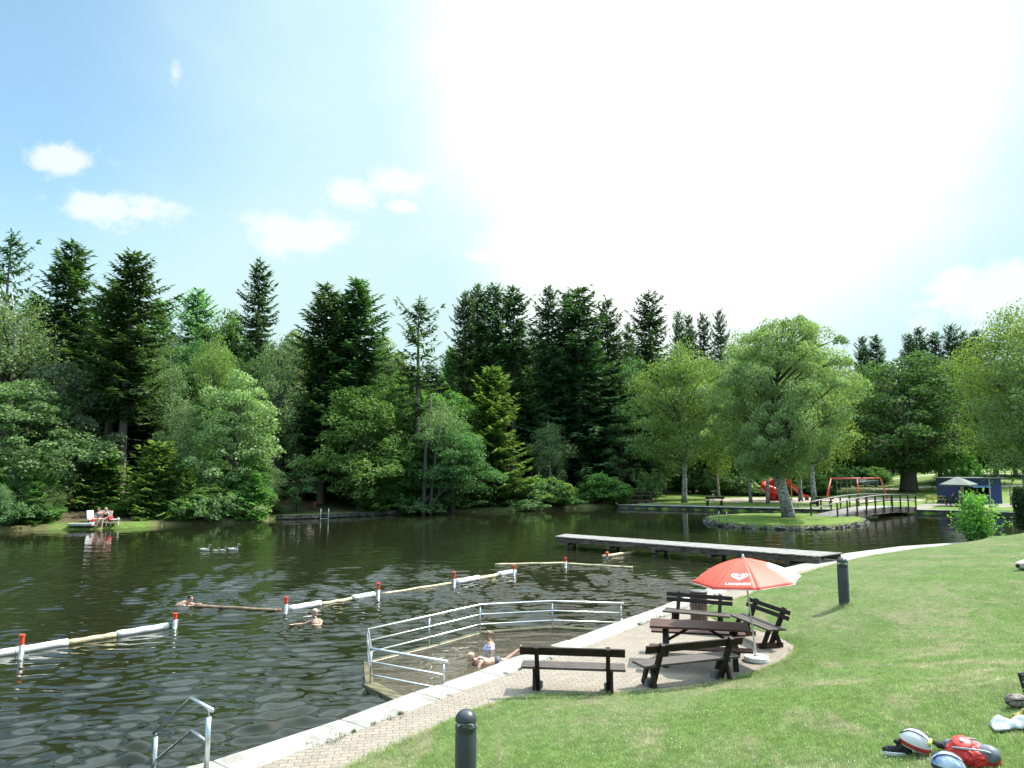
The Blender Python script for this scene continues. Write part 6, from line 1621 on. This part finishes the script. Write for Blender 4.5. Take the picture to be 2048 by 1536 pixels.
# dark haired swimmer breast-stroking to the right, back to the camera
p = at(374, 1211); t = thing('person', 'dark haired swimmer with bare pale back at the end of the thin brown pipe', 'person', (p.x, p.y, 0), R(-12)); t.scale = (.9, .9, .9); mb = MB()
mb.tube([(-.55, .02, -.22), (-.3, 0, -.06), (-.08, 0, .02), (.02, 0, .04)], [.10, .15, .155, .10], 14); mb.ell((-.12, 0, .0), (.17, .20, .115))
mb.tube([(.0, 0, .06), (.07, 0, .14)], [.058, .052], 10); P, m = head_parts(mb, (.12, 0, .23), (.96, -.25, .05))
for k in (-1, 1):
    mb.tube([(-.02, .17 * k, .04), (.14, .24 * k, -.01), (.34, .14 * k, .045)], [.052, .044, .03], 10); hand(mb, (.34, .14 * k, .045), (.9, -.25 * k, .12), (0, 0, 1))
mb.build('body', M_skin, t, remesh=.0085, smooth=True); face_and_hair(t, P, m, 1, mat('black_wet_hair', (.015, .013, .012), .3), 'short')
# standing woman with grey blond hair
p = at(630, 1246); t = thing('person', 'fair haired woman in dark swimsuit, shoulders above water, beside the white boom', 'person', (p.x, p.y, -.02), R(12)); t.scale = (.9, .9, .9); mb = MB()
mb.tube([(0, 0, -.5), (0, 0, -.2), (.02, .0, .05), (.02, 0, .13)], [.17, .16, .15, .09], 14); mb.ell((0.02, 0, .08), (.19, .11, .08)); mb.tube([(.0, 0, .12), (-.01, 0, .22)], [.055, .05], 10); P, m = head_parts(mb, (-.02, .0, .33), (-.75, -.65, 0))
mb.tube([(-.14, 0, .08), (-.33, -.08, .02), (-.62, -.12, .03)], [.05, .042, .028], 10); hand(mb, (-.62, -.12, .03), (-1, -.1, .05), (0, 0, 1))
mb.tube([(.19, 0, .08), (.16, -.16, -.03), (-.02, -.26, .02)], [.05, .043, .03], 10); hand(mb, (-.02, -.26, .02), (-.9, -.4, .0), (0, 0, 1))
mb.build('body', M_skin, t, remesh=.009, smooth=True); face_and_hair(t, P, m, 1, mat('grey_blond_hair', (.42, .36, .27), .5), 'short')
mb = MB(); mb.tube([(0, 0, -.45), (0, 0, -.2), (.02, 0, .02)], [.178, .17, .158], 16); 
for k in (-1, 1): mb.tube([(.02 + k * .08, -.10, .0), (.02 + k * .085, -.06, .14), (.02 + k * .08, .04, .165), (.02 + k * .07, .11, .05)], .016, 6)
mb.build('swimsuit', mat('dark_swimsuit', (.03, .03, .045), .5), t, remesh=.01, smooth=True)
# two girls in the basin
p = at(973, 1298); t = thing('person', 'girl with plaited hair and pale patterned swim shirt lounging in the wading basin', 'person', (p.x, p.y, -.10), R(0)); mb = MB(); s = .86
mb.tube([(-.18, -.1, -.14), (-.02, -.02, -.02), (.08, .0, .16), (.09, .0, .26)], [.12, .115, .12, .075], 14); mb.ell((.085, 0, .22), (.10, .155, .065)); mb.tube([(.08, 0, .26), (.06, 0, .34)], [.045, .04], 10); P, m = head_parts(mb, (.03, 0, .42), (-.93, -.25, -.28), s)
mb.tube([(-.18, -.16, -.12), (-.52, -.26, .01), (-.85, -.20, -.08)], [.078, .062, .04], 10); mb.tube([(-.18, -.02, -.12), (-.50, .02, -.05), (-.84, .10, .02), (-1.0, .14, -.05)], [.078, .06, .042, .03], 10)
mb.tube([(.10, -.16, .2), (.12, -.24, .02), (-.02, -.30, -.06)], [.043, .037, .026], 10); hand(mb, (-.02, -.30, -.06), (-1, -.2, 0), (0, 0, 1), .85)
mb.tube([(.10, .15, .2), (.2, .22, .03), (.14, .25, -.12)], [.043, .037, .026], 10); hand(mb, (.14, .25, -.12), (-.4, .1, -1), (1, 0, 0), .85)
mb.build('body', M_skin2, t, remesh=.009, smooth=True); face_and_hair(t, P, m, s, mat('dark_blond_hair', (.17, .12, .075), .45), 'pony')
mb = MB(); mb.tube([(-.16, -.09, -.13), (-.02, -.02, -.02), (.08, 0, .15), (.088, 0, .245)], [.13, .125, .128, .085], 16); mb.ell((.085, 0, .2), (.108, .165, .07))
for k in (-1, 1): mb.tube([(.10, .14 * k, .2), (.11, .2 * k, .11)], [.052, .05], 10)
mb.build('swim_shirt', mat('pale_patterned_cloth', (.66, .58, .68), .6, var=.3, scale=9, col2=(.32, .36, .62)), t, remesh=.01, smooth=True)
p = at(948, 1330); t = thing('person', 'blond girl in dark bikini lying forwards in the wading basin with one foot raised', 'person', (p.x, p.y, -.04), R(24)); mb = MB()
mb.tube([(.02, 0, .10), (.14, 0, .10), (.34, .0, .04), (.52, .0, .055)], [.075, .115, .105, .12], 14); mb.ell((.12, 0, .1), (.08, .155, .075)); mb.tube([(.04, 0, .12), (-.03, 0, .16)], [.045, .042], 10); P, m = head_parts(mb, (-.08, 0, .21), (-.75, -.66, -.05), .86)
for k, z in ((-1, -.03), (1, .06)): mb.tube([(.52, .07 * k, .04), (.80, .09 * k, z - .03), (1.08, .10 * k, z + (.14 if k > 0 else -.08)), (1.14, .10 * k, z + (.17 if k > 0 else -.1))], [.085, .058, .036, .03], 10)
mb.ell((1.17, .10, .235), (.045, .035, .10)); 
for k in (-1, 1): mb.tube([(.08, .15 * k, .1), (-.02, .23 * k, -.05), (-.16, .18 * k, -.16)], [.042, .036, .026], 10); hand(mb, (-.16, .18 * k, -.16), (-1, 0, -.2), (0, 0, 1), .85)
mb.build('body', M_skin, t, remesh=.009, smooth=True); face_and_hair(t, P, m, .86, mat('light_blond_hair', (.50, .36, .22), .45), 'pony')
mb = MB(); mb.ell((.53, 0, .055), (.135, .145, .128)); mb.build('bikini_bottom', mat('grey_bikini', (.055, .065, .075), .6), t, remesh=.012, smooth=True)
mb = MB(); mb.tube([(.20, -.12, .1), (.20, 0, .21), (.20, .12, .1)], .014, 6); mb.tube([(.2, -.09, .17), (.06, -.06, .19)], .011, 6); mb.tube([(.2, .09, .17), (.06, .06, .19)], .011, 6); mb.build('bikini_strap', mat('grey_bikini', (.1, .1, .1)), t, smooth=True)

# ripples spread by swimmers would be too fine to see; seated sunbathers on the left shore
def seated(lb, u, D, hair, hs, suitmat, rot, foot=False, skin=M_skin):
    p = atD(u, 1050, D); z = .20; t = thing('person', lb, 'person', (p.x, D, z), rot); mb = MB()     # facing -y (towards the lake)
    mb.tube([(0, .12, .42), (0, .10, .62), (0, .08, .82), (0, .07, .90)], [.155, .135, .155, .09], 14); mb.ell((0, .08, .86), (.19, .10, .07)); mb.ell((0, .06, .42), (.18, .15, .11)); mb.tube([(0, .07, .92), (0, .05, 1.0)], [.052, .05], 10); P, m = head_parts(mb, (0, .03, 1.11), (.12, -1, -.1))
    for k in (-1, 1):
        kx = .16 * k; mb.tube([(.09 * k, .05, .42), (kx, -.42, .47), (kx * 1.1, -.52, .05 if not (foot and k > 0) else -.12)], [.10, .072, .042], 10); fy = -.60; mb.ell((kx * 1.1, fy, .035 if not (foot and k > 0) else -.14), (.045, .12, .035))
        mb.tube([(.19 * k, .08, .84), (.27 * k, .02, .60), (.20 * k, -.26, .52)], [.05, .042, .03], 10); hand(mb, (.20 * k, -.26, .53), (-.1 * k, -1, -.1), (0, 0, 1))
    mb.build('body', skin, t, remesh=.014, smooth=True); face_and_hair(t, P, m, 1, hair, hs)
    mb = MB(); mb.tube([(0, .12, .38), (0, .10, .60), (0, .075, .76)], [.172, .15, .165], 14); mb.ell((0, .06, .40), (.19, .16, .115)); 
    for k in (-1, 1): mb.tube([(.08 * k, -.05, .76), (.10 * k, .02, .9), (.08 * k, .16, .86)], .018, 6)
    mb.build('swimsuit', suitmat, t, remesh=.015, smooth=True)
seated('woman with brown hair and grey swimsuit seated on the left garden chair at the water', 195, 50.6, mat('brown_hair', (.13, .085, .05), .6), 'bob', mat('grey_blue_swimsuit', (.20, .21, .25), .5), R(6))
seated('blond woman in black swimsuit seated at the water with one foot in the lake', 209, 50.4, mat('sunny_blond_hair', (.50, .38, .26), .5), 'bob', mat('black_swimsuit', (.012, .012, .015), .5), R(-8), True)
def garden_chair(lb, u, D, rot, towel):
    p = atD(u, 1050, D); t = thing('garden_chair', lb, 'chair', (p.x, D + .12, .20), rot, 'white plastic chairs on the left shore')
    mb = MB(); mb.box((0, 0, .35), (.5, .5, .03)); mb.build('seat', M_white, t, bevel=.01); mb = MB(); mb.box((0, .28, .68), (.5, .03, .60), Matrix.Rotation(R(-14), 3, 'X')); mb.build('backrest', M_white, t, bevel=.01)
    for x in (-1, 1):
        for y in (-1, 1): mb = MB(); mb.beam((.22 * x, .2 * y, .34), (.26 * x, .27 * y, 0), .04, .04); mb.build('leg', M_white, t)
        mb = MB(); mb.box((.27 * x, 0, .58), (.05, .48, .03)); mb.beam((.27 * x, -.22, .58), (.27 * x, -.22, .34), .03, .03); mb.build('armrest', M_white, t)
    if towel:
        mb = MB(); mb.box((.02, .315, .72), (.44, .05, .56), Matrix.Rotation(R(-14), 3, 'X')); mb.box((.36, .0, .45), (.10, .42, .36)); o = mb.build('red_towel', mat('red_towel_cloth', (.60, .03, .03), .9), None, bevel=.02); o.location = (p.x, D + .12, .20); o.rotation_euler.z = rot; o.name = 'towel'; tag(o, 'red towel hanging over the ' + towel + ' white chair', 'towel')
garden_chair('white plastic chair under the woman in grey', 195, 50.6, R(6), 'left'); garden_chair('white plastic chair under the woman in black', 209, 50.4, R(-8), 'right')
garden_chair('empty white plastic chair turned aside, leftmost on the left shore', 182, 51.2, R(60), None)
p = atD(187, 1050, 50.2); t = thing('beach_bag', 'white beach bag with red top standing left of the women', 'bag', (p.x, 50.0, .2)); mb = MB(); mb.ell((0, 0, .16), (.22, .15, .19)); mb.build('bag', M_white, t, smooth=True); mb = MB(); mb.ell((.04, 0, .36), (.17, .12, .11)); mb.build('red_cloth', mat('red_towel_cloth', (.6, .03, .03)), t, smooth=True)
p = atD(226, 1044, 50.4); t = thing('low_table', 'small white plastic table right of the women', 'table', (p.x, 50.6, .2)); mb = MB(); mb.lathe([(0, .40), (.33, .40), (.34, .43), (0, .435)], n=20); mb.build('tabletop', M_white, t)
for k in range(3): mb = MB(); a = k * 2.1; mb.beam((.2 * math.cos(a), .2 * math.sin(a), .4), (.27 * math.cos(a), .27 * math.sin(a), 0), .03, .03); mb.build('leg', M_white, t)
a = at(150, 1052, .25); b = at(182, 1052, .25); t = thing('grey_plank', 'long grey plank lying in the grass left of the sunbathers', 'plank', (a.x, a.y, .2)); mb = MB(); mb.beam((-.6, .3, .12), (b.x - a.x, .3, .12), .4, .16); mb.build('plank', mat('grey_plank', (.36, .35, .33), .9), t, bevel=.02)
# guest under the canopy
p = atD(1902, 1000, 70.6); t = thing('person', 'dark clothed guest sitting at the black table under the green canopy', 'person', (p.x, 70.4, gz(p.x, 70.4)), R(90)); mb = MB()
mb.tube([(0, .1, .45), (0, .05, .7), (0, -.03, .98), (0, -.05, 1.05)], [.17, .17, .17, .09], 12); mb.ell((0, -.03, 1.0), (.2, .11, .08)); mb.tube([(0, -.05, 1.05), (0, -.08, 1.12)], .055, 8); P, m = head_parts(mb, (0, -.11, 1.24), (0, -1, -.1))
for k in (-1, 1): mb.tube([(.1 * k, .05, .45), (.14 * k, -.42, .48), (.14 * k, -.45, .05)], [.10, .08, .05], 8); mb.tube([(.2 * k, -.03, 1.0), (.26 * k, -.15, .75), (.12 * k, -.42, .80)], [.055, .048, .035], 8); hand(mb, (.12 * k, -.42, .8), (-.3 * k, -1, 0), (0, 0, 1)); mb.ell((.14 * k, -.52, .04), (.045, .12, .04))
mb.build('body', M_skin2, t, remesh=.014, smooth=True); face_and_hair(t, P, m, 1, mat('black_wet_hair', (.02, .02, .02)), 'short')
mb = MB(); mb.tube([(0, .1, .43), (0, .05, .7), (0, -.03, .98)], [.185, .185, .18], 12); mb.ell((0, -.03, .99), (.215, .125, .085))
for k in (-1, 1): mb.tube([(.2 * k, -.03, 1.0), (.26 * k, -.14, .78)], [.065, .06], 8)
mb.build('shirt', mat('dark_shirt', (.035, .03, .03), .8), t, remesh=.016, smooth=True)
mb = MB()
for k in (-1, 1): mb.tube([(.1 * k, .07, .45), (.14 * k, -.42, .48), (.14 * k, -.45, .12)], [.112, .092, .07], 8)
mb.build('trousers', mat('dark_trousers', (.02, .02, .025), .8), t, remesh=.016, smooth=True)

# ------------------------------------------------------------------ things lying on the near lawn
def on_lawn(u, v, z0=1.5):
    z = z0
    for _ in range(12): p = at(u, v, z); z = .5 * z + .5 * lz(p.x, p.y)
    return Vector((p.x, p.y, lz(p.x, p.y)))
pxm = lambda p: p.y / F           # metres per photo pixel there
M_black = mat('black_fabric', (.018, .018, .02), .8, var=.3, scale=20); M_hw = mat('helmet_white', (.60, .60, .59), .3, var=.03); M_hr = mat('helmet_red', (.52, .03, .03), .35); M_hl = mat('helmet_lime', (.62, .70, .12), .4)
def crumple(o, size, strength):
    tx = bpy.data.textures.get('folds%g' % size) or bpy.data.textures.new('folds%g' % size, 'CLOUDS'); tx.noise_scale = size; tx.noise_depth = 2
    d = o.modifiers.new('folds', 'DISPLACE'); d.texture = tx; d.strength = strength; d.mid_level = .5
def helmet(lb, u, v, rot, tilt, shellm, bandm, s=1.0):
    p = on_lawn(u, v); t = thing('bicycle_helmet', lb, 'helmet', p, rot); Rm = Matrix.Rotation(tilt, 3, 'Y')
    def sh(name, m_, r, z0, z1, dz=0, open_=True):
        mb = MB(); vs = []; fs = []; nu, nv = 28, 10
        for j in range(nv + 1):
            ph = z0 + (z1 - z0) * j / nv
            for i in range(nu):
                a = 2 * math.pi * i / nu; x = r[0] * math.cos(ph) * math.cos(a); y = r[1] * math.cos(ph) * math.sin(a); z = r[2] * math.sin(ph)
                ridge = 1 + .035 * abs(math.sin(y / r[1] * 5.2)) * math.sin(ph); vs.append(Rm @ Vector((x * s, y * s, (z * ridge + dz) * s)) + Vector((0, 0, .11 * s)))
        fs = [(j * nu + i, j * nu + (i + 1) % nu, (j + 1) * nu + (i + 1) % nu, (j + 1) * nu + i) for j in range(nv) for i in range(nu)]
        mb.add(vs, fs); mb.build(name, m_, t, smooth=True)
    sh('shell', shellm, (.150, .108, .120), .02, R(90)); sh('band', bandm, (.147, .105, .115), -.42, .03); sh('rim', M_hw, (.150, .108, .115), -.46, -.36)
    mb = MB()
    for k in (-1, 0, 1):
        P = [Rm @ Vector((.150 * s * math.cos(a) * .98, k * .045 * s * (1 + .2 * math.cos(a)), .121 * s * math.sin(a) * (1.0 - abs(k) * .07) + .004)) + Vector((0, 0, .11 * s)) for a in np.linspace(.35, 2.8, 12)]
        if k: mb.tube(P, .006 * s, 5)
    mb.build('vents', mat('vent_dark', (.07, .07, .08), .6), t, smooth=True)
    if shellm is M_hw: mb = MB(); [mb.ell(Rm @ Vector((.118 * s, y * s, .062 * s)) + Vector((0, 0, .11 * s)), (.022, .03, .03), Rm, 8, 6) for y in (-.04, .03)]; mb.build('lime_patch', M_hl, t, smooth=True)
    mb = MB(); mb.tube([Rm @ Vector((.02, -.1 * s, 0)) + Vector((0, 0, .1)), (.05, -.16, .02), (.14, -.14, .01), (.2, -.05, .012)], .007, 5); mb.build('strap', M_black, t, smooth=True)
    return t
helmet('white bicycle helmet with red lower band lying on the lawn, lower right', 1832, 1508, R(-38), R(14), M_hw, M_hr)
helmet('blue and white bicycle helmet cut by the lower edge below the red backpack', 1898, 1556, R(-20), R(8), mat('helmet_blue', (.03, .10, .30), .3, col2=(.6, .68, .75), scale=9), mat('helmet_navy', (.015, .03, .10), .35), .95)
# sneaker
p = on_lawn(1795, 1510); t = thing('sneaker', 'black sneaker with white sole left of the white helmet', 'shoe', p, R(165)); 
mb = MB(); n = 14; out_ = [(.145 * math.cos(a) * 1.0, .052 * math.sin(a) * (1 + .18 * math.cos(a))) for a in np.linspace(0, 2 * math.pi, 24, endpoint=False)]; mb.slab(out_, 0, .038); mb.build('sole', M_hw, t, bevel=.006)
mb = MB(); mb.ell((.05, 0, .045), (.095, .046, .045)); mb.tube([(-.09, 0, .03), (-.085, 0, .12)], [.052, .042], 12); mb.tube([(-.02, 0, .05), (-.05, 0, .13)], [.05, .036], 12); mb.build('upper', M_black, t, remesh=.006, smooth=True); crumple(t.children[-1], .03, .02)
mb = MB(); mb.ell((.0, .01, .135), (.035, .03, .025)); mb.build('tongue', M_black, t, smooth=True)
p = on_lawn(1886, 1503); t = thing('black_camera_strap', 'black strap with buckle lying between helmet and red backpack', 'strap', p)
mb = MB(); mb.tube([(-.10, .10, .05), (-.05, .05, .07), (0, 0, .05), (.07, -.03, .05), (.14, -.10, .04)], [.014, .024, .03, .028, .02], 8); mb.ell((-.02, .01, .06), (.05, .035, .035)); mb.build('strap', M_black, t, remesh=.008)
# backpack
p = on_lawn(1948, 1528); t = thing('backpack', 'red and grey backpack lying on the lawn in the lower right corner', 'backpack', p, R(-28)); t.scale = (.88, .88, .88); M_rb = mat('red_nylon', (.60, .03, .025), .5, var=.1, scale=8); M_gb = mat('grey_nylon', (.13, .14, .17), .6, var=.2, scale=10)
mb = MB(); mb.ell((0, 0, .09), (.25, .16, .12)); mb.ell((-.10, .02, .11), (.15, .14, .10)); mb.build('main_bag', M_rb, t, remesh=.010, smooth=True); crumple(t.children[-1], .05, .035)
mb = MB(); mb.lathe([(.10, -.01), (.10, .03), (.085, .045), (0, .055)], (-.10, -.02, .19), 22, Matrix.Rotation(R(22), 3, 'X')); mb.build('front_pocket', M_rb, t, smooth=True)
mb = MB(); mb.ell((-.10, -.045, .245), (.022, .03, .01), Matrix.Rotation(R(22), 3, 'X')); mb.build('badge', M_hw, t, smooth=True)
mb = MB(); mb.ell((.13, -.04, .13), (.12, .10, .10)); mb.ell((.02, .13, .12), (.11, .06, .08)); mb.ell((-.2, .1, .13), (.08, .06, .06)); mb.build('grey_panels', M_gb, t, remesh=.010, smooth=True); crumple(t.children[-1], .05, .04)
mb = MB(); mb.tube([(-.2, -.1, .17), (-.05, -.17, .20), (.1, -.16, .2), (.22, -.05, .14)], .010, 6); mb.tube([(-.22, .03, .19), (-.1, .12, .22), (.04, .08, .23)], .010, 6); mb.build('straps', mat('pale_grey_webbing', (.38, .40, .44), .6), t, smooth=True)
# towel, cushion, folded chair, stone
def cloth(name, lb, cat, u, v, sx, sy, rot, m_, h=.05):
    p = on_lawn(u, v); g = np.random.default_rng(int(u)); nx, ny = 26, 18; vs = []
    for j in range(ny):
        for i in range(nx):
            x = (i / (nx - 1) - .5) * sx; y = (j / (ny - 1) - .5) * sy * (1 + .25 * math.sin(i * .5)); r = max(abs(i / (nx - 1) - .5), abs(j / (ny - 1) - .5)) * 2
            z = h * (.5 + .5 * math.sin(x * 34 + math.sin(y * 22) * 1.4)) * (.5 + .5 * math.cos(y * 17 + x * 9)) + .05 * (1 - r ** 3); wx, wy = p.x + x * math.cos(rot) - y * math.sin(rot), p.y + x * math.sin(rot) + y * math.cos(rot)
            vs.append((wx - p.x, wy - p.y, z + .02 + lz(wx, wy) - p.z))
    mb = MB(); mb.add(vs, [(j * nx + i, j * nx + i + 1, (j + 1) * nx + i + 1, (j + 1) * nx + i) for j in range(ny - 1) for i in range(nx - 1)])
    o = mb.build(name, m_, None, smooth=True, loc=p); so = o.modifiers.new('t', 'SOLIDIFY'); so.thickness = .012; tag(o, lb, cat); return o
cloth('towel', 'crumpled white towel with grey and yellow pattern at the right edge', 'towel', 2040, 1457, .50, .24, R(-22), mat('patterned_towel', (.55, .55, .54), .9, scale=7, col2=(.30, .33, .36)), .05)
cloth('towel', 'small yellow and black cloth tucked behind the white patterned towel', 'towel', 2044, 1440, .22, .10, R(-30), mat('yellow_cloth', (.60, .50, .06), .9, scale=12, col2=(.05, .05, .05)), .05)
p = on_lawn(2036, 1415); t = thing('soft_bag', 'rounded grey brown bag behind the patterned towel at the right edge', 'bag', p); mb = MB(); mb.ell((0, 0, .07), (.135, .10, .075)); mb.ell((-.06, 0, .075), (.07, .09, .07)); mb.build('bag', mat('grey_brown_fleece', (.22, .18, .155), .95, var=.4, scale=16, bump=.01), t, remesh=.010, smooth=True); crumple(t.children[-1], .04, .03); mb = MB(); mb.tube([(-.13, .0, .05), (-.09, -.07, .10), (0, -.09, .11), (.1, -.06, .1)], .009, 6); mb.build('strap', M_black, t, smooth=True)
p = on_lawn(2062, 1398); t = thing('folding_seat', 'black seat with white dots standing on edge at the right edge', 'seat', p, R(20)); mb = MB(); mb.add([(-.16, 0, .30), (.25, 0, .32), (.25, 0, 0), (-.06, 0, 0), (-.16, .03, .30), (.25, .03, .32), (.25, .03, 0), (-.06, .03, 0)], [(0, 1, 2, 3), (7, 6, 5, 4), (0, 4, 5, 1), (1, 5, 6, 2), (2, 6, 7, 3), (3, 7, 4, 0)]); mb.build('panel', mat('dotted_black_cloth', (.025, .025, .03), .8), t, bevel=.006)
mb = MB()
for i in range(7):
    for j in range(7): mb.ell((-.11 + i * .05 + (j % 2) * .02, -.004, .04 + j * .04), (.008, .004, .008), None, 6, 4)
mb.build('dots', M_hw, t)
p = on_lawn(2047, 1140); t = thing('light_rucksack', 'cream and black bundle casting a shadow high on the lawn at the right edge', 'bag', p, R(10)); mb = MB(); mb.ell((0, 0, .13), (.24, .15, .13)); mb.ell((.12, .03, .18), (.14, .12, .11)); mb.build('bag', mat('cream_canvas', (.55, .50, .42), .9, var=.2, scale=8), t, remesh=.015, smooth=True); mb = MB(); mb.ell((-.20, -.03, .13), (.05, .06, .06)); mb.ell((-.07, -.12, .17), (.04, .03, .03)); mb.ell((.05, -.12, .02), (.2, .06, .05)); mb.build('dark_trim', M_black, t, smooth=True)
# pale stone at the end of the quay path
p = on_lawn(1938, 1070, .6); o = MB(); o.ell((0, 0, .05), (.16, .12, .1)); s_ = o.build('stone', mat('pale_stone', (.5, .48, .44), .9, var=.3), None, smooth=True, loc=p); tag(s_, 'small pale stone at the foot of the bright bush', 'stone')
